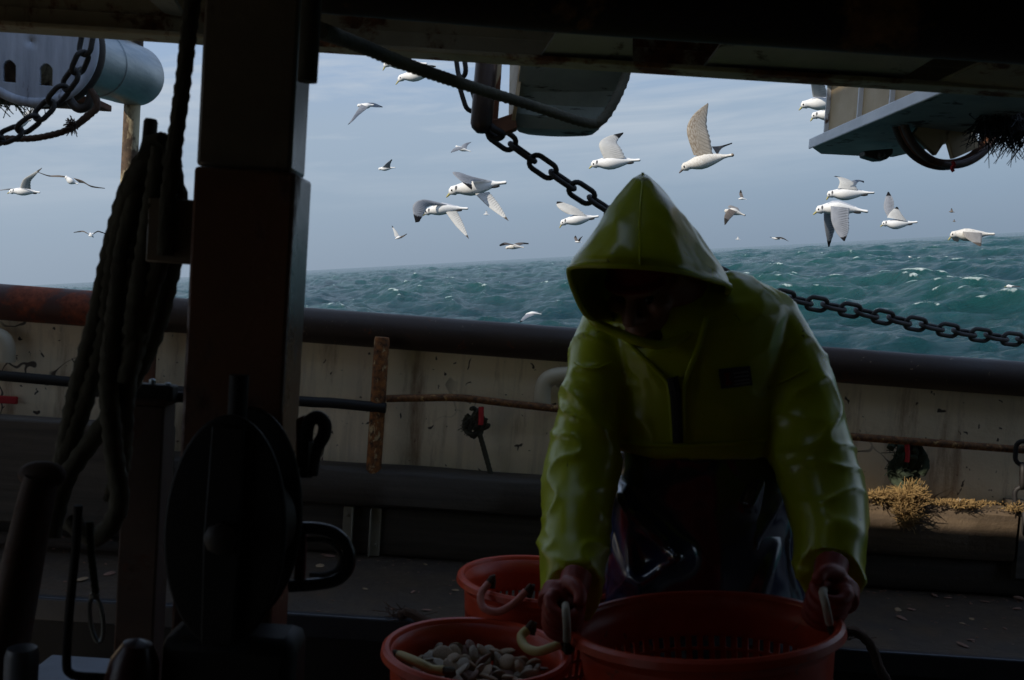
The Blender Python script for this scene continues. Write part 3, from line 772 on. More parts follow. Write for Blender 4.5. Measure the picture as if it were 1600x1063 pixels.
# rope slung from the post to the pale hood
ro = [P(x, y, Y) for x, y, Y in ((500, 48, 1.7), (560, 70, 1.95), (640, 103, 2.2), (740, 137, 2.5), (830, 165, 2.72), (915, 192, 2.9), (940, 188, 2.93), (962, 155, 2.95), (978, 115, 2.97), (985, 60, 2.95))]
obj('slung_rope', MB().rope(ro, .0145, n=18), 'rope', base=ro[4], label='thick dark rope slung from the post past the pale scoop', cat='rope')

# pale scoop (fairlead hood) in the middle, with roller and bracket
HY = 3.1
def Q(px, py, dy=0): return P(px, py, HY + dy)
fl = root('fairlead_hood', 'pale steel scoop hanging under the beam above the hooded man', 'fairlead', Q(890, 205))
f1 = MB()
secs = [  # from the top to the lip: left/right image points and depth
    ((815, 60, -.16), (990, 85, -.16)), ((813, 105, -.08), (985, 110, -.08)), ((809, 140, .0), (968, 140, .0)), ((806, 158, .03), (952, 168, .03)),
    ((803, 176, .03), (940, 186, .03)), ((802, 196, .06), (936, 200, .06)), ((812, 204, .12), (925, 208, .12)), ((826, 208, .24), (915, 210, .24))]
rows = []
for (l, r_) in secs:
    a = Q(*l[:2], l[2]); b = Q(*r_[:2], r_[2]); row = []
    for k in range(13):
        t = k / 12; p = a.lerp(b, t); p.z -= .004 * math.sin(math.pi * t); row.append(p)
    rows.append(row)
f1.grid(rows, False, False)
obj('scoop_plate', f1, 'scoop_paint', fl, solid=.012, angle=14)
obj('side_plate', MB().prism([Q(803, 60, .2), Q(820, 60, -.02), Q(817, 110, -.03), Q(810, 160, -.05), Q(803, 200, .02), Q(800, 195, .2)], (-.012, 0, 0)), 'beige_paint', fl, bevel=.002)
obj('bolt_head', MB().lathe(Q(817, 112, -.05), (0, -1, .1), [(.012, -.02), (.012, .012), (.006, .016)], 12), 'beige_paint', fl)
rb = root('roller_bracket', 'brown rusty bracket holding a worn vertical roller beside the pale scoop', 'roller', Q(760, 212))
ra, rz_ = Q(764, 60, -.05), Q(751, 204, -.05)
obj('roller', MB().tube([ra, ra.lerp(rz_, .5), ra.lerp(rz_, .93), ra.lerp(rz_, .98), ra.lerp(rz_, 1.03)], [.034, .034, .033, .028, .012], 20), surf('worn_steel', (.07, .05, .045), (.035, .026, .024), .3, metal=.6, rust=(.2, .08, .03), rust_amt=.42), rb)
obj('back_plate', MB().prism([Q(765, 60, .06), Q(786, 60, .06), Q(783, 120, .06), Q(777, 200, .06), Q(757, 200, .06)], (0, .015, 0)), 'rust', rb, bevel=.002)
obj('strut', MB().prism([Q(763, 92, .0), Q(783, 95, .0), Q(783, 112, .0), Q(768, 150, .0), Q(764, 150, 0)], (0, .012, 0)), 'beige_paint', rb, bevel=.002)
obj('foot_bracket', MB().prism([Q(756, 184, .0), Q(775, 186, .0), Q(804, 176, .0), Q(808, 200, 0), Q(775, 214, .0), Q(758, 208, 0)], (0, .06, 0)), 'rust', rb, bevel=.004)
obj('shackle', MB().tube(catmull([Q(756, 186, -.03), Q(770, 200, -.05), Q(785, 210, -.04), Q(776, 216, -.02), Q(762, 206, -.02)], 4, True), .011, 10, closed=True), 'black_steel', rb)

# boxed boom head at the right
ZB = 1.955
bp = [PZ(x, y, ZB) for x, y in ((1268, 231), (1282, 241), (1340, 244), (1396, 246), (1472, 228), (1600, 174), (1720, 130), (1490, 138))]
bh = root('outrigger', 'boxed pale steel outrigger with beige ribbed side, upper right', 'outrigger', bp[2])
obj('bottom_plate', MB().prism(bp, (0, 0, .022)), ['scoop_paint'], bh, bevel=.004)
pa, pb = PZ(1283, 226, ZB), PZ(1500, 134, ZB); dirp = (pb - pa).normalized(); inn = Vector((dirp.y, -dirp.x, 0)) * .02
if inn.x < 0: inn = -inn
H = .27
e0, e1 = bp[0], PZ(1490, 138, ZB); ed = (e1 - e0).normalized()
obj('edge_strip', MB().prism([e0 - inn * .45 - ed * .01 + Vector((0, 0, -.004)), e1 - inn * .45 + Vector((0, 0, -.004)), e1 - inn * .45 + Vector((0, 0, .034)), e0 - inn * .45 - ed * .01 + Vector((0, 0, .034))], inn * .4), 'edge_paint', bh, bevel=.003)
qa, qb = pa + inn + Vector((0, 0, .023)), pb + inn + Vector((0, 0, .023))
obj('side_panel', MB().prism([qa, qb, qb + Vector((0, 0, H)), qa + Vector((0, 0, H))], inn * .5), 'beige_paint', bh)
for t in (.0, .30, .55, .80):
    c = qa.lerp(qb, t)
    obj('rib', MB().prism([c, c + dirp * .008, c + dirp * .008 + Vector((0, 0, H)), c + Vector((0, 0, H))], -inn * .75), 'edge_paint', bh)
tp = [qa + Vector((0, 0, .195)), qb + Vector((0, 0, .195))]
obj('top_flange', MB().prism([qa + Vector((0, 0, H * .74)) - inn * 1.6 - dirp * .02, qb + Vector((0, 0, H * .74)) - inn * 1.6, qb + Vector((0, 0, H * .74)) - inn * .01, qa + Vector((0, 0, H * .74)) - inn * .01 - dirp * .02], (0, 0, .014)), 'edge_paint', bh, bevel=.002)
obj('end_panel', MB().prism([qa, qa + Vector((0, 0, H)), bp[3] + Vector((-.03, -.03, .023 + H)), bp[3] + Vector((-.03, -.03, .023))], (.01, -.01, 0)), 'beige_paint', bh)
# sheave under it
wc = P(1488, 166, 3.3); wx = Vector((.25, -.95, 0)).normalized(); wa = Vector((0, 0, 1)); wb = wx.cross(wa)
ws = root('boom_sheave', 'rust brown sheave wheel hanging below the pale outrigger', 'sheave', wc)
RW = .192
ring = [wc + (wa * math.cos(q) + wb * math.sin(q)) * RW for q in (2 * math.pi * k / 64 for k in range(64))]
obj('rim', MB().tube(ring, .0125, 12, closed=True), 'worn_rim', ws)
obj('rim', MB().tube([p - wx * .045 for p in ring], .0125, 12, closed=True), 'dark_steel', ws)
obj('groove', MB().tube([wc + (p - wc) * .96 - wx * .0225 for p in ring], .0135, 8, closed=True), 'rust', ws)
for q in (0.4, 1.5, 2.55, 3.6, 4.65, 5.7):
    d = wa * math.cos(q) + wb * math.sin(q); s_ = d.cross(wx)
    obj('spoke', MB().prism([wc + d * .03 + s_ * .05, wc + d * (RW - .03) + s_ * .055, wc + d * (RW - .03) - s_ * .055, wc + d * .03 - s_ * .05], -wx * .02), 'beige_paint', ws, bevel=.003)
obj('hub', MB().lathe(wc + wx * .03, -wx, [(.045, 0), (.05, .02), (.05, .1), (.04, .12)], 20), 'dark_steel', ws)
lug = root('boom_lug', 'small dark steel lug under the outrigger left of the sheave', 'lug', P(1375, 248, 3.55))
obj('plate', MB().prism([P(x, y, 3.55) for x, y in ((1350, 236), (1352, 244), (1372, 250), (1386, 249), (1396, 240), (1396, 232))], (0, .06, 0)), 'dark_steel', lug, bevel=.004)
obj('pin', MB().lathe(P(1376, 243, 3.545), (0, -1, 0), [(.012, -.01), (.012, .012), (.008, .016)], 12), 'dark_steel', lug)
obj('twine_scrap', MB().tube(catmull([P(1488, 252, 3.2), P(1491, 258, 3.2), P(1487, 263, 3.2), P(1490, 268, 3.2)], 3), .006, 6), 'red_twine', base=P(1488, 260, 3.2), label='scrap of red twine on the rusty sheave rim', cat='twine')
tf = MB()
for k in range(1100):
    t = random.random(); a = P(1530 + 120 * random.random() ** .8, 165 + 30 * random.random(), 3.1 + random.uniform(-.1, .1))
    l = random.uniform(.03, .14) * (0.6 + 0.5 * math.sin(t * 9) ** 2)
    mid = a + Vector((random.uniform(-.03, .03), random.uniform(-.03, .03), -l * .5)); en = mid + Vector((random.uniform(-.05, .05), random.uniform(-.04, .04), -l * random.uniform(.1, .5)))
    tf.tube([a, mid, en], [.002, .0018, .0008], 4)
tf.ball(P(1610, 175, 3.15), .13, .1, .055)
obj('net_tassel', tf, 'black_steel', base=P(1580, 180, 3.1), label='black frayed net tassel hanging at the right edge below the outrigger', cat='netting', kind='stuff')

# ------------------------------------------------------------------ foreground post and its gear
pt = root('steel_post', 'big dark square steel post in the left foreground', 'post', (-.4, 1.5, DZ))
xl0, xr0 = P(312, 130, 1.5).x, P(462, 130, 1.5).x
zc = P(390, 263, 1.49).z
obj('upper_column', MB().box2((xl0, 1.5, zc), (xr0, 1.60, 2.139)), 'post_paint', pt, bevel=.006)
xl1, xr1 = P(293, 450, 1.485).x, P(452, 450, 1.485).x
obj('lower_column', MB().box2((xl1, 1.485, DZ), (xr1, 1.605, zc - .002)), 'post_red', pt, bevel=.006)
pc = P(272, 362, 1.56)
obj('bracket', MB().box2((P(236, 362, 1.55).x, 1.53, P(270, 412, 1.55).z), (xl1 - .001, 1.56, P(270, 312, 1.55).z)), 'post_paint', pt, bevel=.003)
st_ = [P(x, y, 1.44) for x, y in ((488, -30), (484, 60), (480, 128))]
obj('strap_end', MB().tube(catmull(st_, 5), .0145, 12), 'rope', base=st_[2], label='dark taped rope end hanging on the right of the post', cat='rope')

# big pulley block hung on the post
bc = P(368, 822, 1.40)
pb_ = root('pulley_block', 'large black oval pulley block hanging on the front of the post', 'pulley', P(368, 1000, 1.4))
def oval(rx, rz, n=48, dy=0.0, sx=0.0): return [bc + Vector((rx * math.cos(q) + sx, dy, rz * math.sin(q) * (1 if math.sin(q) > 0 else .95))) for q in (2 * math.pi * k / n for k in range(n))]
obj('cheek', MB().prism(oval(.084, .165, dy=-.055), (0, .012, 0)), 'black_steel', pb_, bevel=.004)
obj('cheek', MB().prism(oval(.084, .165, dy=.045), (0, .012, 0)), 'black_steel', pb_, bevel=.004)
obj('sheave', MB().lathe(bc + Vector((0, -.04, 0)), (0, 1, 0), [(.03, 0), (.078, 0), (.07, .02), (.066, .04), (.07, .06), (.078, .08), (.03, .08)], 40), 'dark_steel', pb_)
obj('strap_plate', MB().prism([bc + Vector((x, -.066, z)) for x, z in ((-.022, -.15), (.022, -.15), (.026, 0), (.022, .15), (-.022, .15), (-.026, 0))], (0, .010, 0)), 'black_steel', pb_, bevel=.003)
obj('pin', MB().lathe(bc + Vector((0, -.066, 0)), (0, -1, 0), [(.022, 0), (.022, .012), (.013, .018)], 8), 'dark_steel', pb_)
obj('swivel', MB().tube([bc + Vector((-.006, -.0, .15)), bc + Vector((-.006, 0, .215))], .014, 12), 'black_steel', pb_)
lowb = [P(x, y, 1.42) for x, y in ((285, 1000), (470, 1000))]
obj('winch_casing', MB().box2((P(262, 1000, 1.42).x, 1.38, DZ), (P(470, 1000, 1.42).x, 1.48, P(360, 985, 1.42).z)), 'black_steel', base=(-.4, 1.43, DZ), bevel=.02, label='black steel casing at the foot of the post', cat='casing')
# snap hook right of the post
ho = [P(x, y, 1.50) for x, y in ((478, 745), (480, 715), (478, 690), (482, 662), (495, 652), (507, 662), (506, 680), (496, 698), (490, 716), (486, 742))]
sk = root('snap_hook', 'black snap hook hanging on the right side of the post', 'hook', ho[0])
obj('hook_body', MB().tube(catmull(ho, 5), .0105, 10), 'black_steel', sk)
obj('eye_plate', MB().prism([P(x, y, 1.50) for x, y in ((462, 655), (474, 650), (479, 690), (474, 730), (462, 735))], (0, .02, 0)), 'rust', sk, bevel=.003)
obj('gate', MB().tube([P(487, 690, 1.497), P(482, 735, 1.497)], .007, 8), 'galv', sk)
# D handle
dhp = [P(x, y, 1.47) for x, y in ((452, 826), (495, 826), (525, 835), (544, 858), (545, 885), (528, 905), (495, 913), (452, 916))]
hd = root('pull_handle', 'black D shaped pull handle with a dull red inner face beside the post', 'handle', dhp[0])
obj('grip', MB().tube(catmull(dhp, 5), .0095, 12), surf('handle_coat', (.02, .022, .03), (.014, .015, .02), .22), hd)
obj('back_bar', MB().box(P(470, 870, 1.475), .008, .006, .036), surf('dull_red', (.12, .012, .012), (.08, .01, .01), .5), hd, bevel=.003)
obj('inner_lip', MB().tube(catmull([P(x, y, 1.462) for x, y in ((480, 843), (515, 846), (532, 868), (528, 888), (508, 898), (484, 898))], 4), .0042, 8), surf('worn_lip', (.10, .11, .12), (.06, .06, .07), .25), hd)

# ropes hung at the left of the post
rh = root('rope_hank', 'heavy hank of wet black rope hanging left of the post', 'rope', P(240, 800, 1.55))
strands = [
    [(246, 226), (206, 282), (176, 380), (150, 500), (118, 620), (95, 740), (80, 840)],
    [(250, 224), (222, 280), (196, 380), (182, 480), (170, 590), (176, 690), (186, 790), (150, 840), (110, 815)],
    [(252, 232), (238, 320), (222, 420), (206, 520), (196, 620), (190, 720), (176, 780)],
    [(258, 236), (282, 330), (268, 420), (242, 520), (204, 600), (150, 680), (105, 745), (85, 810)],
    [(244, 232), (214, 310), (205, 420), (212, 520), (196, 600)],
    [(262, 232), (272, 300), (252, 400), (232, 460), (214, 540), (186, 640)],
    [(236, 236), (194, 330), (172, 450), (160, 540), (128, 640), (100, 720)],
    [(256, 240), (246, 330), (236, 400), (222, 470)],
]
for k, s_ in enumerate(strands):
    pts = [P(x, y, 1.58 + .035 * math.sin(k * 2.1 + i * .5)) for i, (x, y) in enumerate(s_)]
    obj('strand', MB().rope(pts, .0152, n=18), 'rope', rh)
bt = [P(x, y, 1.575) for x, y in ((228, 255), (244, 222), (262, 232), (266, 262))]
obj('top_turn', MB().rope(bt, .019), 'rope', rh)
ho_ = [P(x, y, 1.52) for x, y in ((304, -20), (294, 60), (286, 130), (274, 220), (262, 320), (258, 400))]
obj('hoist_rope', MB().rope(ho_, .0125), 'rope', base=ho_[3], label='dark twisted rope rising beside the post to the roof', cat='rope')
pg = [P(236, 186, 1.66), P(226, 300, 1.66)]
mb = MB().tube([pg[0], pg[0].lerp(pg[1], .04), pg[1]], [.009, .0115, .0115], 14); mb.lathe(pg[0].lerp(pg[1], .9), (pg[0] - pg[1]).normalized(), [(.011, 0), (.02, .003), (.02, .012), (.011, .016)], 14)
obj('belaying_pin', mb, 'dark_steel', base=pg[1], label='short steel pin sticking up behind the rope hank', cat='pin')
# clamp rail and short post
cr_ = root('clamp_rail', 'black horizontal pipe with a bolted clamp left of the post', 'rail', P(240, 612, 1.72))
obj('pipe', MB().tube([P(130, 611, 1.72), P(305, 622, 1.72)], .0095, 12), 'black_steel', cr_)
obj('clamp', MB().box(P(245, 613, 1.70), .032, .016, .014), 'black_steel', cr_, bevel=.004)
obj('bolt', MB().lathe(P(238, 603, 1.70), (0, 0, 1), [(.006, 0), (.006, .01), (.003, .012)], 8), 'galv', cr_)
obj('bolt', MB().lathe(P(262, 605, 1.70), (0, 0, 1), [(.006, 0), (.006, .006), (.003, .008)], 8), 'galv', cr_)
sp0 = P(236, 630, 1.72); 
mb = MB().box2((sp0.x - .034, 1.69, DZ), (sp0.x + .034, 1.75, sp0.z)); mb.box2((sp0.x - .042, 1.68, sp0.z + .001), (sp0.x + .042, 1.76, sp0.z + .012))
obj('short_post', mb, 'lever_paint', base=(sp0.x, 1.72, DZ), bevel=.004, label='narrow brown steel post under the clamp left of the big post', cat='post')
# lever and small gear at the bottom left
lv = [P(66, 742, 1.42), P(46, 830, 1.42), P(22, 950, 1.42), P(-14, 1130, 1.42)]
mb = MB().tube(catmull(lv, 4), [.034 + .0013 * i for i in range(13)], 18, sq=.6); mb.ball(lv[0], .034, .024, .02)
obj('brake_lever', mb, 'lever_paint', base=lv[-1], label='broad brown lever leaning at the lower left corner', cat='lever')
rd = [P(x, y, 1.40) for x, y in ((122, 790), (118, 860), (108, 960), (104, 1035), (110, 1052), (130, 1057), (200, 1060))]
obj('bent_rod', MB().tube(catmull(rd, 5), .0062, 10), 'black_steel', base=rd[-1], label='thin black rod bent to the right near the floor', cat='rod')
tw = root('snap_ring', 'wire lanyard with a long oval snap ring, lower left', 'ring', P(158, 1000, 1.45))
obj('lanyard', MB().rope([P(x, y, 1.45) for x, y in ((140, 815), (142, 860), (147, 905), (150, 932))], .0055), 'rope_green', tw)
orv = [P(151 + 10 * math.cos(q) + 8 * (-math.sin(q) * .5), 967 - 36 * math.sin(q), 1.45) for q in (2 * math.pi * k / 28 for k in range(28))]
obj('oval_ring', MB().tube(orv, .0035, 8, closed=True), 'galv', tw)
obj('swivel', MB().ball(P(148, 930, 1.45), .007), 'galv', tw)
hl = P(115, 1015, 1.9)
hb_ = root('hatch_lid', 'grey blue wet hatch lid low at the lower left', 'hatch', (hl.x, 2.0, DZ))
zt = PZ(115, 1015, .5).z
obj('lid', MB().box2((P(40, 1015, 2.0).x, 1.72, .455), (P(215, 1015, 2.0).x, 2.12, .485)), surf('wet_lid', (.20, .23, .28), (.15, .17, .2), .35, bump=.4, bscale=20), hb_, bevel=.006)
obj('coaming', MB().box2((P(50, 1015, 2.0).x, 1.75, DZ), (P(205, 1015, 2.0).x, 2.09, .454)), 'dark_steel', hb_)
obj('bollard_cap', MB().lathe(P(32, 1075, 1.35), (0, 0, 1), [(.022, -.4), (.022, .045), (.019, .056), (.008, .058)], 24), surf('cap_steel', (.10, .12, .14), (.07, .08, .1), .3), base=P(32, 1200, 1.35), label='small grey capped bollard top at the bottom left corner', cat='bollard')
dm = P(202, 1085, 1.38)
obj('buoy', MB().lathe(dm, Vector((.12, 0, 1)), [(.01, -.09), (.030, -.075), (.037, -.03), (.037, .02), (.033, .05), (.020, .074), (.004, .080)], 28), surf('dull_red_float', (.05, .012, .012), (.03, .01, .01), .25), base=dm - Vector((0, 0, .09)), label='dark red rounded float beside the short brown post', cat='float')

# ------------------------------------------------------------------ knots and weed on the bulwark
def knot(px, py, mat, label, tail, size, red, name):
    r_ = root(name, label, 'rope', onwall(tail[-1][0], tail[-1][1], .06)); c = onwall(px, py, .07); mb = MB()
    for k in range(8):
        o_ = c + Vector((random.gauss(0, .22), random.uniform(-.2, .1), random.gauss(-.1, .35))) * size; rr_ = size * random.uniform(.42, .75); q0 = random.uniform(0, 6); ti = random.uniform(-.9, .9)
        pts = [o_ + Vector((rr_ * math.cos(q + q0) * math.cos(ti), rr_ * .4 * math.sin(2 * q + k), rr_ * 1.25 * math.sin(q + q0) + rr_ * .5 * math.cos(q + q0) * math.sin(ti))) for q in np.linspace(0, random.uniform(3.5, 6), 10)]
        mb.rope(pts, size * .21)
    obj('knot', mb, mat, r_)
    obj('tail', MB().rope([onwall(x, y, .05) for x, y in tail], size * .24), mat, r_)
    obj('lashing', MB().tube(catmull([onwall(x, y, .10) for x, y in red], 4), .0085, 8), 'red_twine', r_)
    fz = MB()
    for k in range(70):
        a = c + Vector((random.uniform(-1, .4) * size, random.uniform(-.02, .0), random.uniform(-.8, .6) * size))
        fz.tube([a, a + Vector((random.uniform(-1, .3), random.uniform(-.5, .1), random.uniform(-.8, .5))) * size * .8], .0013, 4)
    obj('frayed_yarn', fz, mat, r_)


knot(747, 662, 'rope', 'dark knotted rope with red lashing hanging on the bulwark, left of the fisherman', [(750, 680), (757, 705), (768, 745)], .036, [(752, 636), (752, 650), (751, 664)], 'knotted_rope')
knot(1417, 722, 'rope_green', 'green tangled twine bundle with red lashing hanging on the bulwark, right of the fisherman', [(1420, 745), (1412, 765), (1402, 785)], .058, [(1417, 690), (1418, 705), (1417, 722)], 'twine_bundle')


def weed(px, py, wpx, hpx, label, n=150, drop=0):
    mb = MB(); sc_ = 3.05 / FPX
    for k in range(n * 3):
        g = random.gauss(0, .38); x = px + g * wpx; base = P(x, py + random.uniform(-2, 5), WALLY - .115 + random.uniform(-.04, .05))
        if drop and random.random() < .45:
            base = P(px - 4 + random.gauss(0, .16) * wpx, py + random.random() * drop, WALLY - .15)
        h = hpx * sc_ * random.uniform(.15, .9) * math.exp(-(g * 1.3) ** 2); p = base; pts = [p]
        d = Vector((random.uniform(-1, 1), random.uniform(-.8, .4), random.uniform(.2, 1.4)))
        for q in range(3):
            d = (d + Vector((random.uniform(-.8, .8), random.uniform(-.6, .6), random.uniform(-.7, .6)))).normalized(); p = p + d * h / 2.2; pts.append(p)
        mb.tube(pts, [.0016, .0018, .0015, .0008], 4)
    obj('seaweed', mb, 'weed', base=P(px, py + 5, WALLY - .1), label=label, cat='seaweed', kind='stuff')


weed(1376, 776, 46, 16, 'low tuft of golden weed on the plank beside the sleeve', 150)
weed(1420, 778, 34, 34, 'tallest clump of golden weed spilling over the brown plank', 330, 46)
weed(1462, 785, 150, 7, 'thin crust of weed running along the edge of the brown plank', 260)
weed(1508, 790, 40, 12, 'thin scraps of weed around a shell on the brown plank', 70)
weed(1588, 796, 24, 14, 'small weed scrap at the plank end by the chain', 60)

# shells, fish scraps and litter on the side deck
def shell_mesh(name, mat, ridged=True):
    mb = MB(); n, m = 16, 8; rows = []
    for i in range(m + 1):
        th = math.pi * (.03 + .94 * i / m); row = []
        for k in range(n):
            q = 2 * math.pi * k / n; s_ = math.sin(th) * (1 + (.08 * math.sin(th * 24) if ridged else 0))
            x = s_ * math.cos(q); y = s_ * math.sin(q) * .8; z = math.cos(th) * .5
            x += .16 * (1 - abs(y)) * (1 if z > 0 else .6); row.append((x * .5, y * .5, z * .5 * (1 - .25 * x)))
        rows.append(row)
    mb.grid(rows); return mesh_from(name, mb, mat, angle=180)


SH = [shell_mesh('shell', 'shell'), shell_mesh('shell', 'shell_pale'), shell_mesh('shell', 'shell_brown')]


def put_shell(loc, size, k, label, group, rot=None, flat=1.0, name='shell'):
    o = bpy.data.objects.new(name, SH[k]); COL.objects.link(o); o.location = loc
    o.rotation_euler = rot or (random.uniform(-.5, .5), random.uniform(-.5, .5), random.uniform(0, 6.28))
    o.scale = (size, size, size * flat); o['label'] = label; o['category'] = 'shell'; o['group'] = group
    return o


G = 'empty shells littering the side deck'
put_shell(P(1500, 783, WALLY - .08), .028, 1, 'small pale shell resting on top of the brown plank', G)
for (x, y, s, k, fl_, lab) in [
    (1403, 953, .05, 1, .35, 'large white shell flat on the side deck'), (1424, 952, .045, 0, .4, 'tan shell touching the large white one on the deck'),
    (1408, 965, .055, 2, .35, 'brown rimmed shell just in front of the white one'), (1460, 930, .05, 0, .5, 'tan shell at the plank foot right of the fisherman'),
    (1482, 934, .045, 2, .4, 'reddish shell beside the tan one at the plank foot'), (1592, 935, .055, 0, .9, 'round tan whelk at the right edge'),
    (1590, 951, .045, 2, .5, 'flat brown shell in front of the whelk at the right edge'), (1518, 967, .05, 1, .15, 'thin pale shell splinter lying on the deck'),
    (1504, 974, .03, 1, .3, 'small white chip in front of the pale splinter'), (1540, 940, .05, 0, .2, 'dull shell fragment halfway to the right edge'),
    (1518, 1000, .04, 0, .4, 'dim shell at the deck edge, lower right'), (1505, 1008, .06, 2, .3, 'brown shell pieces at the deck edge, lower right'),
    (1570, 982, .03, 0, .4, 'small shell speck near the lower right'), (570, 920, .03, 1, .4, 'white shell chip on the deck left of the baskets'),
    (645, 925, .035, 0, .4, 'small cream chip left of the back basket'), (665, 882, .04, 1, .3, 'pale shell bit under the lower plank'),
    (500, 884, .07, 1, .18, 'long white scrap seen through the D handle'), (515, 867, .06, 0, .3, 'tan crumbs seen through the D handle near the plank'),
    (668, 953, .05, 0, .25, 'tan sliver at the deck edge by the rope scrap'), (128, 905, .08, 1, .2, 'white scrap on the deck behind the thin rod'),
    (172, 896, .06, 0, .3, 'cream crumbs behind the snap ring lanyard'), (712, 922, .04, 1, .2, 'white flake beside the back basket')]:
    p = PZ(x, y, SZ + s * fl_ * .2); p.y = min(p.y, WALLY - .13); sh_ = put_shell(p, s * .62, 0 if k == 1 else 2, lab, G, (random.uniform(-.15, .15), random.uniform(-.15, .15), random.uniform(0, 6)), fl_); sh_.scale.y *= random.uniform(.45, .9)
# grit: countless tiny crumbs
gm = MB()
for k in range(420):
    x = random.uniform(-1.6, 2.4); y = LIPY + .03 + (WALLY - .16 - LIPY) * random.random() ** .8; s_ = random.uniform(.001, .004)
    if random.random() < .35: y = WALLY - .105 - random.random() ** 2 * .05
    gm.ball((x, y, SZ + s_ * .3), s_ * random.uniform(1, 2.4), s_, s_ * .5, 5, 3)
obj('shell_grit', gm, 'shell_brown', base=(0, 2.9, SZ), kind='stuff', label='crumbs of broken shell scattered over the dark side deck', cat='grit')
for pts, lab in (([(626, 962), (638, 957), (652, 964), (668, 972), (690, 978)], 'dark rope scrap lying over the deck edge behind the baskets'),
                 ([(1310, 992), (1330, 985), (1352, 998), (1366, 1020), (1374, 1045), (1390, 1070)], 'dark frayed rope trailing over the deck edge right of the held basket')):
    pp = [P(x, y, LIPY - .02 - .01 * i) for i, (x, y) in enumerate(pts)]
    mb = MB().rope(pp, .013)
    for k in range(60):
        a = pp[0] + Vector((random.gauss(0, .02), random.gauss(0, .01), random.gauss(0, .006))); mb.tube([a, a + Vector((random.gauss(0, .02), random.gauss(0, .01), random.uniform(0, .02)))], .001, 4)
    obj('rope_scrap', mb, 'rope_brown', base=pp[0], label=lab, cat='rope')

# ------------------------------------------------------------------ baskets
def basket(name, label, c, rad, h, group, tilt=None, handles=()):
    c = Vector(c); r_ = root(name, label, 'basket', c - Vector((0, 0, h)), group)
    T = (tilt or Matrix.Identity(3))
    def W(x, y, z): return c + T @ Vector((x, y, z))
    n = 120; zs = [0, -.035, -.066, -.076, -.098, -.104, -.136, -.142, -.174, -.18, -.212, -.218, -.25, -.256, -h + .02, -h]
    mb = MB(); vs = []; fs = []
    for z in zs:
        rr = rad * (1 - .20 * (-z / h))
        for k in range(n): q = 2 * math.pi * k / n; vs.append(W(rr * math.cos(q), rr * math.sin(q), z))
    for i in range(len(zs) - 1):
        for k in range(n):
            hole = (i in (1, 3, 5, 7, 9, 11) and False) or (i in (3, 5, 7, 9, 11) and k % 2 == 0)
            if hole: continue
            fs.append((i * n + k, i * n + (k + 1) % n, (i + 1) * n + (k + 1) % n, (i + 1) * n + k))
    mb.add(vs, fs)
    obj('wall', mb, 'pvc_orange', r_, solid=.005, angle=60)
    rim = MB(); prof = [(.0, -.026), (.0, .003), (.004, .008), (.012, .009), (.018, .004), (.020, -.008), (.016, -.011), (.012, -.005)]
    rows = []
    for k in range(96):
        q = 2 * math.pi * k / 96; rows.append([W((rad + a) * math.cos(q), (rad + a) * math.sin(q), z) for a, z in prof])
    rim.grid(rows, True, False, loop=True)
    obj('rim', rim, 'pvc_orange', r_)
    bt = MB(); bt.add([W(rad * .8 * math.cos(2 * math.pi * k / 48), rad * .8 * math.sin(2 * math.pi * k / 48), -h) for k in range(48)], [tuple(range(48))])
    obj('bottom', bt, 'pvc_orange', r_, solid=.006)
    return r_


GB = 'orange fishing baskets'
bF = basket('fish_basket', 'orange plastic basket full of shells at the bottom, left of the held one', P(745, 1018, 1.95), .170, .44, GB)
cF = P(745, 1018, 1.95)
bB = basket('fish_basket', 'orange basket with pink hose handle standing behind the shell filled one', P(842, 906, 2.33), .175, .40, GB)
cB = P(842, 906, 2.33)
cH = P(1099, 978, 1.77)
TH = Matrix.Rotation(R(-6.5), 3, 'Y') @ Matrix.Rotation(R(-4), 3, 'X')
bH = basket('fish_basket', 'red orange basket lifted by its handles in the fisherman\'s gloved hands', cH, .226, .36, GB, TH)


def handle(par, pts, r_, mat, ends='rope'):
    pp = catmull(pts, 6); m = len(pp)
    h = obj('handle', MB().tube(pp, r_, 10), mat, par)
    e = MB(); e2 = MB()
    e.rope([pts[0], pts[0] + (pts[0] - pts[1]).normalized() * .02, pts[0] + Vector((.01, .004, -.012))], r_ * .8); e2.rope([pts[-1], pts[-1] + (pts[-1] - pts[-2]).normalized() * .02, pts[-1] + Vector((.006, .004, -.014))], r_ * .8)
    obj('knot', e, ends, par); obj('knot', e2, ends, par)


handle(bB, [P(763, 912, 2.18), P(751, 930, 2.16), P(756, 950, 2.14), P(778, 956, 2.13), P(802, 944, 2.13), P(822, 924, 2.14)], .0085, 'tube_pink', 'rope_brown')
handle(bF, [P(824, 984, 2.03), P(814, 996, 2.02), P(822, 1012, 1.99), P(840, 1018, 1.96), P(862, 1012, 1.95), P(876, 1006, 1.95)], .0095, 'tube_yellow', 'rope_brown')
handle(bF, [P(624, 1024, 1.91), P(640, 1030, 1.88), P(658, 1038, 1.86), P(674, 1046, 1.85), P(694, 1048, 1.84)], .0095, 'tube_yellow', 'rope')
handle(bH, [P(886, 1002, 1.71), P(886, 980, 1.71), P(884, 952, 1.73), P(884, 946, 1.78), P(886, 952, 1.84), P(890, 975, 1.86), P(894, 990, 1.86)], .0075, 'tube_pale', 'rope')
handle(bH, [P(1296, 974, 1.71), P(1291, 950, 1.70), P(1286, 928, 1.72), P(1288, 922, 1.77), P(1292, 929, 1.82), P(1298, 950, 1.84), P(1300, 964, 1.84)], .0075, 'tube_pale', 'rope')

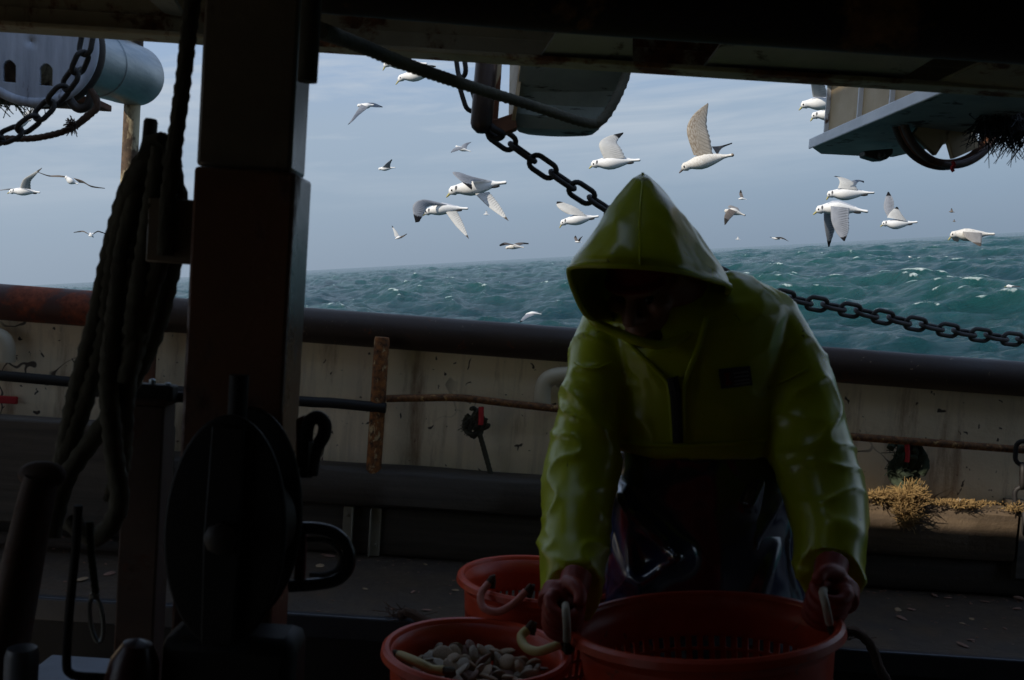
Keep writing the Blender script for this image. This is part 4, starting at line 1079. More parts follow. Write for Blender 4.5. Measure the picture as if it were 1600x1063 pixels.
# catch of shells heaped in the basket
GS = 'shells heaped in the orange basket'
placed = []
for t_ in range(4000):
    if len(placed) >= 150: break
    q = random.uniform(0, 6.28); rr = .142 * math.sqrt(random.random()); s = random.uniform(.032, .052)
    x, y = rr * math.cos(q), rr * math.sin(q)
    z = cF.z - .052 + .02 * (1 - (rr / .15) ** 2) + random.uniform(-.014, .012)
    p = Vector((cF.x + x, cF.y + y, z))
    if any((p - a).length < (s + b) * .33 for a, b in placed): continue
    placed.append((p, s)); k = random.choice([0, 0, 1, 1, 1, 2])
    put_shell(p, s, k, ('pale cream', 'white', 'reddish brown')[(1, 0, 2)[k] if k != 2 else 2] + ' ridged shell among the heap in the left orange basket', GS, (random.uniform(-.9, .9), random.uniform(-.9, .9), random.uniform(0, 6)), random.uniform(.38, .8))
obj('basket_fill', MB().lathe(cF + Vector((0, 0, -.30)), (0, 0, 1), [(.13, 0), (.150, .22), (.10, .237), (.01, .242)], 32), 'shell_brown', bF)
pl = [P(1288, 985, 1.90), P(1292, 1020, 1.91), P(1296, 1070, 1.92)]
obj('rope_tail', MB().rope(pl, .008), 'tube_pale', base=pl[-1], label='pale rope tail hanging beside the held basket at its right', cat='rope')

# ------------------------------------------------------------------ the fisherman
def ellring(px_l, px_r, py, Y, th, n=28, tilt=0.0, pw=.85):
    a, b = P(px_l, py, Y), P(px_r, py, Y); c = (a + b) / 2; hx = (b - a) / 2; row = []
    for k in range(n):
        q = 2 * math.pi * k / n; cx, sy = math.cos(q), math.sin(q)
        cx = math.copysign(abs(cx) ** pw, cx); sy = math.copysign(abs(sy) ** pw, sy)
        row.append(c + hx * cx + Vector((0, th * sy, tilt * sy)))
    return row


def folds(amp, seed, dirs=(1, 1, 1)):
    def f(p, n):
        q = Vector((p.x * dirs[0], p.y * dirs[1], p.z * dirs[2])) + Vector((seed, 0, 0))
        w1 = noise.noise(q * 9) ; r1 = 1 - abs(noise.noise(q * 7 + Vector((3, 1, 2)))) * 2
        r2 = 1 - abs(noise.noise(q * 15 + Vector((7, 5, 1)))) * 2
        return amp * (.5 * w1 + .8 * max(r1, -.2) ** 3 * (1 if r1 > 0 else 0) + .45 * (max(r2, 0) ** 4)) - amp * .25
    return f


PB = P(1080, 1000, 2.2); PB.z = DZ
# body: one continuous figure under the clothes
jm = MB()
def limb(mb, pts, n=16, sub=5):
    pp = catmull([P(*p[:3]) for p in pts], sub); rr = []
    for i in range(len(pts) - 1):
        for k in range(sub): t = k / sub; rr.append(pts[i][3] * (1 - t) + pts[i + 1][3] * t)
    rr.append(pts[-1][3]); mb.tube(pp, rr, n)
bodym = MB()
bodym.grid([ellring(985, 1195, 760, 2.24, .10), ellring(990, 1190, 690, 2.24, .095), ellring(985, 1195, 610, 2.22, .10), ellring(972, 1190, 520, 2.19, .10), ellring(1000, 1170, 475, 2.18, .07), ellring(1030, 1130, 450, 2.16, .055)])
limb(bodym, [(1080, 470, 2.17, .06), (1055, 450, 2.10, .055), (1030, 430, 2.06, .055)])
LA = [(952, 530, 2.17, .045), (922, 640, 2.13, .044), (908, 735, 2.09, .042), (900, 850, 1.96, .034), (894, 925, 1.84, .028)]
RA = [(1190, 520, 2.19, .05), (1236, 612, 2.16, .045), (1268, 705, 2.09, .042), (1290, 820, 1.96, .034), (1296, 900, 1.84, .028)]
limb(bodym, LA); limb(bodym, RA)
for sx in (-1, 1):
    hip = P(1098 + sx * 60, 770, 2.25); kn = hip + Vector((sx * .02, -.02, -.34)); an = Vector((kn.x + sx * .01, 2.30, DZ + .10))
    bodym.tube(catmull([hip, kn, an], 5), [.085 - .004 * i for i in range(11)], 14); bodym.tube([an, an + Vector((0, -.05, -.05)), an + Vector((0, -.15, -.06))], [.04, .042, .03], 12)
# head with a face, turned down and to the picture's left
hc = P(1016, 446, 2.10)
HR = Matrix.Rotation(R(-34), 3, 'Z') @ Matrix.Rotation(R(30), 3, 'X')
def HP(x, y, z): return hc + HR @ Vector((x, y, z))          # face looks along -y
HA = tuple(HR @ Vector(v) for v in ((1, 0, 0), (0, 1, 0), (0, 0, 1)))
hm = bodym
hm.ball(HP(0, .015, .02), .076, .095, .105, 20, 14, ax=HA)
hm.ball(HP(0, -.03, -.055), .058, .06, .062, 16, 10, ax=HA)
hm.ball(HP(0, -.062, -.098), .026, .022, .02, 12, 8, ax=HA)
hm.ball(HP(0, -.075, .028), .058, .022, .014, 12, 8, ax=HA)
hm.tube([HP(0, -.078, .022), HP(0, -.098, -.005), HP(0, -.112, -.028), HP(0, -.092, -.036)], [.010, .012, .016, .012], 10)
for sx in (-1, 1):
    hm.ball(HP(sx * .013, -.094, -.032), .010, ax=HA); hm.ball(HP(sx * .046, -.058, -.012), .026, .03, .022, ax=HA)
    hm.ball(HP(sx * .078, .018, -.005), .012, .022, .034, ax=HA)
hm.ball(HP(0, -.084, -.062), .026, .012, .007, ax=HA); hm.ball(HP(0, -.082, -.074), .022, .012, .008, ax=HA)
body = remesh(bodym, .0055, 3, PB, None, 'skin', 'person')
per = obj('person', body, None, None, PB, label='fisherman in a hooded yellow green oilskin and navy trousers lifting an orange basket', cat='person')
BASE[per.name] = PB
for sx in (-1, 1): obj('eye', MB().ball(HP(sx * .032, -.071, .006), .0105, ax=HA), 'eye', per)
cp = MB(); rows = []
for z, rr in ((.035, 1.03), (.05, 1.06), (.07, 1.05), (.095, .9), (.115, .6), (.125, .2)):
    rows.append([HP(.080 * rr * math.cos(2 * math.pi * k / 28), .015 + .099 * rr * math.sin(2 * math.pi * k / 28), z + .01) for k in range(28)])
cp.grid(rows)
vis = []
for r_ in (0, 1):
    vis.append([HP(.066 * math.cos(math.pi + math.pi * k / 12) * (1 if r_ == 0 else 1.02), -.055 - r_ * .055 * math.sin(math.pi * k / 12), .05 - r_ * .014) for k in range(13)])
cp.grid(vis, False, False); obj('cap', cp, 'cap', per, solid=.003)
bd = MB(); bd.ball(HP(0, -.045, -.085), .056, .05, .04, 16, 10, ax=HA); obj('beard', remesh(bd, .006, 2, PB, folds(.004, 3), 'beard', 'beard'), None, per)

# jacket: torso and sleeves in one skin
jm.grid([ellring(958, 1208, 702, 2.20, .140), ellring(952, 1214, 650, 2.20, .145), ellring(950, 1222, 590, 2.20, .145), ellring(942, 1232, 540, 2.19, .14), ellring(938, 1230, 505, 2.18, .13),
         ellring(945, 1228, 478, 2.18, .12), ellring(975, 1212, 455, 2.19, .10), ellring(1005, 1185, 438, 2.20, .085), ellring(1020, 1165, 428, 2.21, .07)])
limb(jm, [(955, 505, 2.18, .058), (938, 540, 2.17, .064), (920, 640, 2.13, .068), (908, 735, 2.09, .082), (900, 830, 1.98, .070), (896, 915, 1.875, .058), (896, 927, 1.855, .056)], 20)
limb(jm, [(1150, 476, 2.20, .060), (1197, 506, 2.19, .078), (1238, 608, 2.16, .087), (1268, 700, 2.10, .090), (1292, 800, 1.99, .080), (1298, 890, 1.875, .064), (1298, 903, 1.855, .062)], 20)


def jacket_fold(p, n):
    arm = min(1, max(0, (abs(p.x - .385) - .17) / .08)) * min(1, max(0, (1.42 - p.z) / .15))
    base = folds(.0085 + .0045 * arm, 1.7, (.62, .6, .85))(Vector((p.x + .35 * p.z * (1 if p.x < .385 else -1), p.y, p.z)), n)
    # rings of crumple around elbows and cuffs
    return base


jk_me = remesh(jm, .007, 6, PB, jacket_fold, 'oilskin', 'jacket')
jk = obj('jacket', jk_me, None, per)
jbvh = BVHTree.FromPolygons([Vector(v.co) + PB for v in jk_me.vertices], [list(p.vertices) for p in jk_me.polygons])
def onto(px, py, off=.004, fallback=2.05):
    h = jbvh.ray_cast(CAM, ray(px, py))
    return (h[0] - ray(px, py) * off) if h[0] else P(px, py, fallback)
def seam(name, pts, r_, mat, sub=6):
    pp = []
    for (x0, y0), (x1, y1) in zip(pts, pts[1:]):
        for k in range(sub): t = k / sub; pp.append(onto(x0 + (x1 - x0) * t, y0 + (y1 - y0) * t, r_ * .4))
    pp.append(onto(*pts[-1], r_ * .4))
    for it in range(2): pp = [pp[0]] + [(pp[i - 1] + pp[i] * 2 + pp[i + 1]) / 4 for i in range(1, len(pp) - 1)] + [pp[-1]]
    return obj(name, MB().tube(pp, r_, 8), mat, jk)
seam('zip', [(1050, 590), (1056, 620), (1058, 650), (1060, 692)], .0115, 'zip')
seam('front_flap', [(964, 512), (990, 545), (1022, 575), (1046, 600), (1052, 690)], .0055, 'oilskin')
seam('front_flap', [(1104, 498), (1092, 540), (1076, 580), (1067, 610), (1068, 690)], .0055, 'oilskin')
seam('hem', [(968, 692), (1010, 696), (1060, 697), (1120, 695), (1180, 690), (1198, 686)], .005, 'oilskin')
seam('sleeve_seam', [(898, 566), (912, 575), (935, 576), (955, 566)], .003, 'oilskin')
seam('sleeve_seam', [(1200, 606), (1230, 594), (1262, 576)], .003, 'oilskin')
c_ = [onto(x, y, .010) for x, y in ((1123, 577), (1172, 572), (1176, 602), (1127, 608))]
obj('badge', MB().prism(c_, (0, .003, 0)), 'badge', jk)
def onb(u, v): return c_[0].lerp(c_[1], u).lerp(c_[3].lerp(c_[2], u), v) - Vector((0, .0045, 0))
mk = MB()
for v in (.25, .45, .65, .82): mk.prism([onb(.42, v), onb(.92, v - .01), onb(.92, v + .06), onb(.42, v + .07)], (0, .002, 0))
obj('badge_lettering', mk, 'badge_mark', jk)
mk = MB(); mk.prism([onb(.12, .25), onb(.34, .2), onb(.26, .5), onb(.36, .8), onb(.12, .85), onb(.2, .5)], (0, .002, 0))
obj('badge_emblem', mk, surf('dull_emblem', (.25, .03, .03), (.2, .025, .025), .7), jk)

# hood
def loop(pts): return catmull([P(*p) for p in pts], 5, True)
B_ = loop([(1000, 417, 1.80), (945, 415, 1.82), (900, 416, 1.87), (889, 424, 1.92), (898, 458, 1.97), (918, 494, 2.02), (950, 500, 2.10), (985, 490, 2.26), (1050, 462, 2.36), (1110, 452, 2.32), (1138, 462, 2.20), (1136, 458, 2.08), (1140, 447, 1.98), (1110, 437, 1.90), (1060, 424, 1.83)])
M_ = loop([(1000, 396, 1.80), (947, 395, 1.82), (908, 397, 1.87), (895, 405, 1.93), (897, 420, 1.99), (905, 435, 2.06), (930, 430, 2.16), (980, 425, 2.28), (1050, 415, 2.34), (1100, 415, 2.28), (1126, 425, 2.18), (1130, 426, 2.08), (1128, 424, 1.99), (1100, 415, 1.90), (1055, 402, 1.83)])
U_ = loop([(1000, 340, 1.87), (966, 342, 1.88), (940, 346, 1.92), (936, 350, 1.96), (938, 354, 2.02), (938, 356, 2.08), (958, 352, 2.16), (995, 346, 2.22), (1040, 342, 2.25), (1070, 348, 2.22), (1075, 352, 2.15), (1079, 352, 2.08), (1076, 350, 2.0), (1065, 348, 1.93), (1034, 342, 1.88)])
V_ = loop([(1004, 283, 1.98), (992, 284, 1.985), (984, 286, 2.0), (979, 288, 2.02), (980, 289, 2.04), (982, 289, 2.07), (988, 286, 2.10), (1003, 284, 2.12), (1018, 284, 2.13), (1024, 286, 2.12), (1028, 289, 2.09), (1030, 290, 2.06), (1028, 289, 2.03), (1023, 286, 2.0), (1018, 284, 1.985)])
rows = []
for j in range(len(B_)):
    col = catmull([B_[j], M_[j], U_[j], V_[j], P(1004, 271, 2.045)], 7); rows.append(col)
hoodrows = [[rows[j][i] for j in range(len(rows))] for i in range(len(rows[0]) - 1)]
ff = folds(.008, 9.3, (.8, .8, 1.0))
hcen = P(1010, 420, 2.08)
hr2 = []
for i, r_ in enumerate(hoodrows):
    k = min(1, i / 4); hr2.append([p + (p - hcen).normalized() * ff(p, None) * k for p in r_])
hmb = MB().grid(hr2, True, False); n_ = len(hr2[-1]); hmb.add(hr2[-1], [tuple(range(n_))])
hood = obj('hood', hmb, 'oilskin', jk, angle=180, sub=1)
BASE[hood.name] = PB
md = hood.modifiers.new('solid', 'SOLIDIFY'); md.thickness = .004; md.offset = -1
obj('hood_hem', MB().tube(B_, .0055, 8, closed=True), 'oilskin', jk)
obj('hood_seam', MB().tube([hr2[i][0] - Vector((0, .001, 0)) for i in range(0, len(hr2) - 4)], .0022, 6), 'oilskin', jk)
obj('collar', MB().tube(catmull([P(925, 498, 2.06), P(965, 520, 2.04), P(1005, 535, 2.03), P(1040, 538, 2.04), P(1085, 515, 2.06), P(1120, 475, 2.1), P(1120, 450, 2.22), P(1050, 450, 2.30), P(960, 470, 2.2)], 5, True), .010, 12, closed=True), 'oilskin', jk)

# navy oilskin trousers
tm = MB()
tm.grid([ellring(985, 1185, 660, 2.22, .10), ellring(966, 1200, 700, 2.22, .130), ellring(958, 1228, 750, 2.24, .135), ellring(945, 1245, 830, 2.26, .138), ellring(932, 1256, 910, 2.27, .138), ellring(930, 1258, 980, 2.28, .135)])
for sx in (-1, 1):
    a = P(1104 + sx * 76, 960, 2.27); kn = Vector((a.x + sx * .02, 2.26, .50)); an = Vector((kn.x + sx * .01, 2.30, DZ + .13))
    tm.tube(catmull([a, kn, an], 6), [.108 - .003 * i for i in range(13)], 18)
tj = remesh(tm, .010, 5, PB, folds(.015, 21.0, (.9, .8, .45)), 'navy', 'trousers')
obj('trousers', tj, None, per)
ap = MB(); rows = []
def segd(px, py, a, b):
    ax_, ay_ = a; bx_, by_ = b; t = max(0, min(1, ((px - ax_) * (bx_ - ax_) + (py - ay_) * (by_ - ay_)) / ((bx_ - ax_) ** 2 + (by_ - ay_) ** 2)))
    return math.hypot(px - ax_ - t * (bx_ - ax_), py - ay_ - t * (by_ - ay_))
for i in range(61):
    v = i / 60; row = []
    for j in range(61):
        u_ = j / 60; px = (968 - 26 * v) + u_ * ((1196 + 52 * v) - (968 - 26 * v)); py = 704 + 280 * v
        y_ = 2.095 + .075 * (2 * u_ - 1) ** 4 + .02 * v
        for (a, b, am, w_) in (((950, 768), (1060, 872), .055, 20), ((972, 775), (985, 900), .034, 13), ((1060, 872), (1000, 915), .045, 16), ((948, 830), (975, 912), .022, 9),
                               ((1196, 745), (1175, 790), .030, 12), ((1225, 850), (1180, 960), .022, 16), ((1110, 720), (1125, 960), .008, 22)):
            y_ -= am * math.exp(-(segd(px, py, a, b) / w_) ** 2)
        y_ += .006 * noise.noise(Vector((px * .02, py * .02, 4)))
        row.append(P(px, py, y_))
    rows.append(row)
ap.grid(rows, False, False)
obj('apron', ap, 'navy', per, solid=.003, angle=180)
bo = MB()
for sx in (-1, 1):
    x = P(1104 + sx * 76, 960, 2.27).x + sx * .03
    bo.tube([(x, 2.30, DZ + .22), (x, 2.30, DZ + .10), (x, 2.29, DZ + .055), (x, 2.20, DZ + .045), (x, 2.10, DZ + .04), (x, 2.06, DZ + .036)], [.062, .055, .056, .05, .045, .025], 14)
obj('boots', remesh(bo, .008, 3, PB, None, 'boot', 'boots'), None, per)


# gloves: palm, four curled fingers, thumb
def glove(wr, gp, sgn, label):
    """wr: wrist point, gp: point of the handle inside the fist, sgn: +1 when the palm faces +x"""
    mb = MB(); ax_y = Vector((0, 1, 0)); dn = (gp - wr).normalized(); inn = Vector((sgn, 0, 0)); inn = (inn - dn * inn.dot(dn)).normalized(); fw = -inn.cross(dn) * sgn
    def H(i, f, d): return gp + inn * i + fw * f + dn * d     # inward, forward(to camera), down
    fw_ok = fw.y < 0
    s_ = 1 if fw_ok else -1
    mb.tube([wr - dn * .03, wr, wr.lerp(gp, .35) - inn * .006, H(-.020, 0, -.028), H(-.023, 0, -.004)], [.031, .029, .034, .039, .036], 16)
    for k, (ln, rr) in enumerate(((.92, .0125), (1.0, .0130), (.96, .0125), (.82, .0112))):
        f = s_ * (.032 - .0225 * k)
        pts = [H(-.026, f, -.012), H(-.030, f, .012 * ln), H(-.020, f, .030 * ln), H(.002, f, .036 * ln), H(.020, f, .024 * ln), H(.024, f, .004), H(.012, f, -.006)]
        mb.tube(catmull(pts, 4), [rr * (1.1 - .012 * i) for i in range(25)], 10)
        mb.ball(H(-.031, f, .006), rr * 1.15)
    th = [H(-.012, s_ * .030, -.040), H(.006, s_ * .046, -.026), H(.020, s_ * .050, -.006), H(.022, s_ * .047, .014)]
    mb.tube(catmull(th, 4), [.017, .0165, .016, .0155, .015, .0145, .014, .0135, .013, .0128, .0124, .012, .010], 10)
    me = remesh(mb, .0036, 2, PB, None, 'glove', 'glove')
    g = obj('glove', me, None, per)
    cf = MB().tube([wr - dn * .045, wr - dn * .02], [.036, .037], 16)
    return g


glove(P(896, 918, 1.83), P(885, 957, 1.785), 1, '')
glove(P(1298, 896, 1.83), P(1289, 937, 1.775), -1, '')

# ------------------------------------------------------------------ gulls
GG = 'gulls flying beside the boat'


def gull(label, beak, head, mid, tail, wings, Y=None, length=.42, cat='gull', body='feather_white', bill='beak', fat=1.0, ear=True, blackvent=True, small=False, tailmat=None, name='gull'):
    bk, hd_, md_, tl = (Vector((*q, 0)) for q in (beak, head, mid, tail))
    Lp = (tl - bk).length
    if Y is None: Y = length * FPX / Lp
    u = Y / FPX
    Lb = max(Lp, 1)
    def W(p, d=0.0): return P(p.x, p.y, Y + d)
    base = W(md_)
    r_ = root(name, label, cat, base, GG)
    # trunk and head
    cps = [(-.02, hd_ + (bk - hd_) * .55), (.09, hd_), (.42, md_), (.72, md_.lerp(tl, .52)), (1.0, tl)]
    prof = [(-.01, .022, 1), (.03, .055, 1), (.08, .078, 1), (.125, .070, 1), (.175, .076, 1), (.25, .108, 1), (.34, .135, 1), (.45, .136, 1), (.56, .112, 1), (.66, .083, 1), (.74, .056, 1.1), (.80, .036, 1.5), (.88, .026, 2.4), (.95, .027, 2.8), (.99, .028, 3.0), (1.0, .010, 7.0)]
    def spine(s_):
        for (s0, p0), (s1, p1) in zip(cps, cps[1:]):
            if s_ <= s1: t = max(0, (s_ - s0) / (s1 - s0)); return p0.lerp(p1, t)
        return cps[-1][1]
    sm = [sum((spine(p[0] + d) for d in (-.05, 0, .05)), Vector((0, 0, 0))) / 3 for p in prof]
    sm[0] = spine(prof[0][0]); sm[-1] = spine(1.0)
    rows = []; nn = 10 if small else 16
    for i, (s_, rr, wd) in enumerate(prof):
        t = (sm[min(i + 1, len(sm) - 1)] - sm[max(i - 1, 0)]); t = t.normalized() if t.length > 0 else Vector((1, 0, 0)); nr = Vector((-t.y, t.x, 0))
        R_ = rr * Lb * fat
        rows.append([W(sm[i] + nr * (R_ * math.cos(q) * (1.07 if math.cos(q) > 0 else (.86 if .2 < s_ < .7 else 1))), R_ * wd * u * math.sin(q)) for q in (2 * math.pi * k / nn for k in range(nn))])
    mb = MB().grid(rows)
    k_ = 0
    for i in range(len(rows) - 1):
        for j in range(nn):
            if .2 < prof[i][0] < .73 and abs((j + .5) / nn - .5) < .15 and body == 'feather_white': mb.mi[k_] = 1
            k_ += 1
    b_ = obj('body', mb, [body, 'mantle'], r_, angle=180)
    if tailmat:
        mt_ = MB().grid([[c + (c - (sum(rw, Vector()) / nn)) * .06 for c in rw] for rw in rows[-3:]])
        obj('tail_band', mt_, tailmat, r_, angle=180)
    hr = .076 * Lb * fat
    if not small:
        d = (bk - hd_).normalized(); nb = Vector((-d.y, d.x, 0)); b0 = hd_ + d * hr * .75
        rws = []
        for t, rr in ((0, .34), (.35, .26), (.7, .19), (.9, .12), (1, .03)):
            c = b0.lerp(bk, t); rws.append([W(c + nb * (rr * hr * math.cos(q)), rr * hr * .7 * u * math.sin(q)) for q in (2 * math.pi * k / 8 for k in range(8))])
        obj('beak', MB().grid(rws), bill, r_, angle=180)
        ec = hd_ + d * hr * .25 + nb * (hr * .18 * (1 if nb.y < 0 else -1))
        obj('eye', MB().ball(W(ec, -hr * u * .92), hr * .20 * u, hr * .12 * u, hr * .22 * u, 8, 6), 'eye', r_)
        if ear:
            ecr = spine(.135) + Vector((0, -hr * .25, 0))
            obj('ear_patch', MB().ball(W(ecr, -hr * u * .80), hr * .28 * u, hr * .22 * u, hr * .55 * u, 8, 6), 'ear_grey', r_)
        if blackvent:
            pv = md_.lerp(tl, .62) + Vector((0, .045 * Lb, 0)); tv = (tl - md_).normalized(); hx = (W(pv + tv * 1) - W(pv)).normalized()
            obj('feet', MB().ball(W(pv, -.028 * Lb * u), .085 * Lb * u, .024 * Lb * u, .026 * Lb * u, 10, 6, ax=(hx, Vector((0, 1, 0)), hx.cross(Vector((0, 1, 0))))), 'feather_black', r_)
    for wg in wings:
        le, te, front, back = wg[:4]
        n = 18; m = 7
        L3 = catmull([Vector((p[0], p[1], p[2] if len(p) > 2 else 0)) for p in le], 12); T3 = catmull([Vector((p[0], p[1], p[2] if len(p) > 2 else 0)) for p in te], 12)
        def at(c, t): x = t * (len(c) - 1); i = min(int(x), len(c) - 2); return c[i].lerp(c[i + 1], x - i)
        vs, uvs = [], []
        for sd_ in (0, 1):
            for i in range(n + 1):
                for j in range(m + 1):
                    uu, v = i / n, j / m; a, b = at(L3, uu), at(T3, uu)
                    p = a.lerp(b, v); chord = (b - a).length
                    if j == m and not small and 0 < i < n: p = p + (b - a) * (.03 if i % 2 else -.015)
                    th = (.035 * (1 - v) ** .6 * min(1, v * 6 + .3)) * chord * u + .0012
                    cam_ = .06 * math.sin(math.pi * v) * chord * u
                    q = W(Vector((p.x, p.y, 0)), p.z - cam_ + (th if sd_ else -th)); vs.append(q); uvs.append((uu, v))
        fs, mi = [], []
        st = m + 1; off = (n + 1) * st; mbw = MB()
        f0 = [(i * st + j, i * st + j + 1, (i + 1) * st + j + 1, (i + 1) * st + j) for i in range(n) for j in range(m)]
        f1_ = [tuple(x + off for x in reversed(f)) for f in f0]
        edge = []
        for i in range(n): edge += [(i * st, (i + 1) * st, (i + 1) * st + off, i * st + off), (i * st + m, i * st + m + off, (i + 1) * st + m + off, (i + 1) * st + m)]
        for j in range(m): edge += [(n * st + j, n * st + j + 1, n * st + j + 1 + off, n * st + j + off)]
        mbw.add(vs, f0 + f1_ + edge, 0, uvs); mbw.mi = [0] * len(f0) + [1] * len(f1_) + [0] * len(edge)
        obj('wing', mbw, [front, back], r_, uv=True, angle=180)
    return r_


g, wt, wp = 'wing_grey', 'wing_white', 'wing_pale'
# wings: leading edge, trailing edge (px, py, depth offset in m), material seen, material behind
gull('kittiwake with one wing raised, just left above the hood peak', (920, 264), (929, 256), (956, 253), (1001, 250),
     [([(943, 247, -.03), (936, 226, .0), (948, 214, .08), (974, 207, .16)], [(977, 247, -.03), (970, 232, .0), (964, 222, .08), (974, 209, .16)], wt, g)])
gull('large brown mottled young gull with tall raised wing right of the hood', (1061, 271), (1071, 260), (1100, 250), (1147, 242),
     [([(1084, 243, -.03), (1073, 205, .02), (1083, 180, .12), (1106, 161, .22)], [(1114, 244, -.03), (1109, 216, .02), (1104, 194, .12), (1107, 163, .22)], 'wing_brown', 'wing_dark'),
      ([(1112, 229, .05), (1126, 228, .2), (1144, 223, .5)], [(1121, 243, .05), (1128, 232, .2), (1144, 225, .5)], 'wing_dark', 'wing_brown')],
     length=.58, body='feather_fleck', bill='beak_dark', ear=False, blackvent=False, tailmat='feather_brown')
gull('kittiwake banking with one folded grey wing up and one white wing down', (697, 309), (708, 297), (742, 291), (792, 285),
     [([(733, 275, -.05), (716, 269, -.16), (708, 272, -.2), (737, 297, -.28)], [(768, 283, -.02), (745, 282, -.12), (737, 284, -.18), (738, 294, -.27)], g, wt),
      ([(742, 303, -.05), (765, 325, -.2), (795, 346, -.4)], [(764, 300, -.02), (780, 320, -.2), (795, 346, -.4)], wp, g)])
gull('kittiwake with bowed wings hiding its face, lower left of the pair', (660, 338), (667, 331), (690, 325), (732, 326),
     [([(684, 316, -.04), (660, 312, -.14), (645, 322, -.2), (649, 348, -.26)], [(705, 322, -.02), (672, 322, -.1), (664, 332, -.17), (655, 347, -.25)], g, wt),
      ([(696, 331, -.03), (712, 353, -.15), (733, 374, -.32)], [(714, 330, -.02), (724, 350, -.15), (733, 374, -.32)], wp, g)])
gull('white kittiwake with raised black tipped wing touching the hood\'s left edge', (874, 357), (880, 347), (904, 342), (936, 338),
     [([(888, 335, -.03), (877, 329, .0), (870, 322, .06), (870, 315, .1)], [(917, 338, -.03), (901, 325, .0), (885, 318, .06), (875, 315, .1)], wt, g)], Y=9.2)
gull('kittiwake with wing lifted above the bowed pair mate, upper of the two at right', (1291, 313), (1297, 303), (1322, 302), (1367, 301),
     [([(1309, 294, -.03), (1312, 285, .0), (1309, 278, .06), (1303, 276, .1)], [(1340, 297, -.03), (1334, 286, .0), (1322, 279, .06), (1305, 275, .1)], wt, g),
      ([(1328, 283, .1), (1340, 281, .25), (1350, 283, .35)], [(1337, 290, .1), (1342, 284, .25), (1350, 286, .35)], g, wt)])
gull('kittiwake with both grey wings pointing down, lower of the two at right', (1270, 336), (1281, 327), (1308, 323), (1357, 331),
     [([(1287, 332, .05), (1288, 352, .1), (1294, 386, .2)], [(1306, 332, .05), (1305, 355, .1), (1296, 386, .2)], g, wt),
      ([(1298, 322, -.05), (1299, 345, -.12), (1307, 364, -.16), (1318, 377, -.2)], [(1327, 325, -.05), (1326, 345, -.12), (1326, 360, -.16), (1320, 377, -.2)], g, wt)])
gull('kittiwake with high pointed black tipped wing, right of the pair', (1375, 355), (1382, 349), (1400, 350), (1434, 347),
     [([(1387, 340, .02), (1381, 326, .1), (1382, 314, .15), (1387, 300, .2)], [(1399, 338, .02), (1397, 326, .1), (1396, 313, .15), (1389, 300, .2)], g, wt),
      ([(1386, 340, -.03), (1391, 332, .0), (1401, 323, .06)], [(1418, 346, -.03), (1409, 335, .0), (1403, 324, .06)], wt, g)], Y=10.6)
gull('grey brown gull gliding low over the horizon at far right', (1481, 376), (1490, 366), (1512, 366), (1555, 366),
     [([(1504, 362, -.05), (1509, 372, -.12), (1530, 385, -.2)], [(1534, 364, -.05), (1534, 374, -.12), (1533, 385, -.2)], 'wing_gb', wt),
      ([(1487, 372, .06), (1490, 376, .15), (1496, 378, .2)], [(1500, 371, .06), (1499, 375, .15), (1497, 378, .2)], 'wing_gb', wt)], length=.5, body='feather_fleck', ear=False, blackvent=False)
gull('small brown backed gull with black tail band right of the hood', (1130, 331), (1134, 330), (1146, 330), (1165, 337),
     [([(1139, 326, -.1), (1132, 337, -.3), (1132, 352, -.5)], [(1152, 331, -.1), (1141, 342, -.3), (1134, 351, -.5)], 'wing_dark', wt),
      ([(1137, 324, .1), (1140, 321, .3), (1146, 322, .5)], [(1156, 330, .1), (1153, 325, .3), (1148, 323, .5)], 'wing_gb', wt)], Y=20, small=True, body='feather_fleck', fat=1.2, tailmat='feather_black')
gull('tiny gull with one dark wing straight up above the brown backed gull', (1153, 311), (1155, 311), (1159, 310), (1167, 312),
     [([(1157, 309, 0), (1155, 303, .2), (1157, 297, .3)], [(1162, 309, 0), (1160, 303, .2), (1158, 297, .3)], 'wing_dark', wt)], Y=38, small=True)
gull('grey gull seen from behind with one long drooping wing, upper left of the sky', (557, 163), (560, 165), (574, 165), (584, 164),
     [([(564, 163, -.1), (556, 176, -.3), (549, 187, -.5), (543, 196, -.6)], [(576, 168, -.1), (561, 180, -.3), (552, 189, -.5), (543, 196, -.6)], g, wt),
      ([(570, 161, .1), (584, 161, .3), (598, 167, .5)], [(577, 167, .1), (588, 168, .3), (598, 168, .5)], g, wt)], Y=13, small=True, fat=1.3)
gull('small gull with spread wings below the slung rope, right one of two', (711, 230), (713, 229), (722, 233), (736, 237),
     [([(716, 229, -.1), (708, 233, -.3), (704, 239, -.5)], [(726, 231, -.1), (714, 236, -.3), (704, 239, -.5)], g, wt),
      ([(719, 230, .1), (727, 224, .3), (737, 222, .5)], [(729, 233, .1), (731, 227, .3), (737, 222, .5)], g, wt)], Y=21, small=True)
gull('small gull with one raised grey wing, left one of two under the slung rope', (590, 266), (593, 264), (602, 263), (618, 262),
     [([(597, 262, -.1), (604, 255, -.3), (612, 249, -.5)], [(610, 263, -.1), (610, 257, -.3), (613, 250, -.5)], g, wt)], Y=23, small=True)
gull('small white gull with wings in a wide V near the post, above the sea', (618, 372), (618, 373), (623, 371), (629, 369),
     [([(617, 370, 0), (615, 362, .2), (612, 353, .4)], [(625, 370, 0), (619, 361, .2), (613, 353, .4)], wt, g),
      ([(624, 370, 0), (630, 368, -.2), (636, 365, -.4)], [(626, 373, 0), (631, 370, -.2), (636, 366, -.4)], 'wing_dark', wt)], Y=30, small=True, fat=1.5)
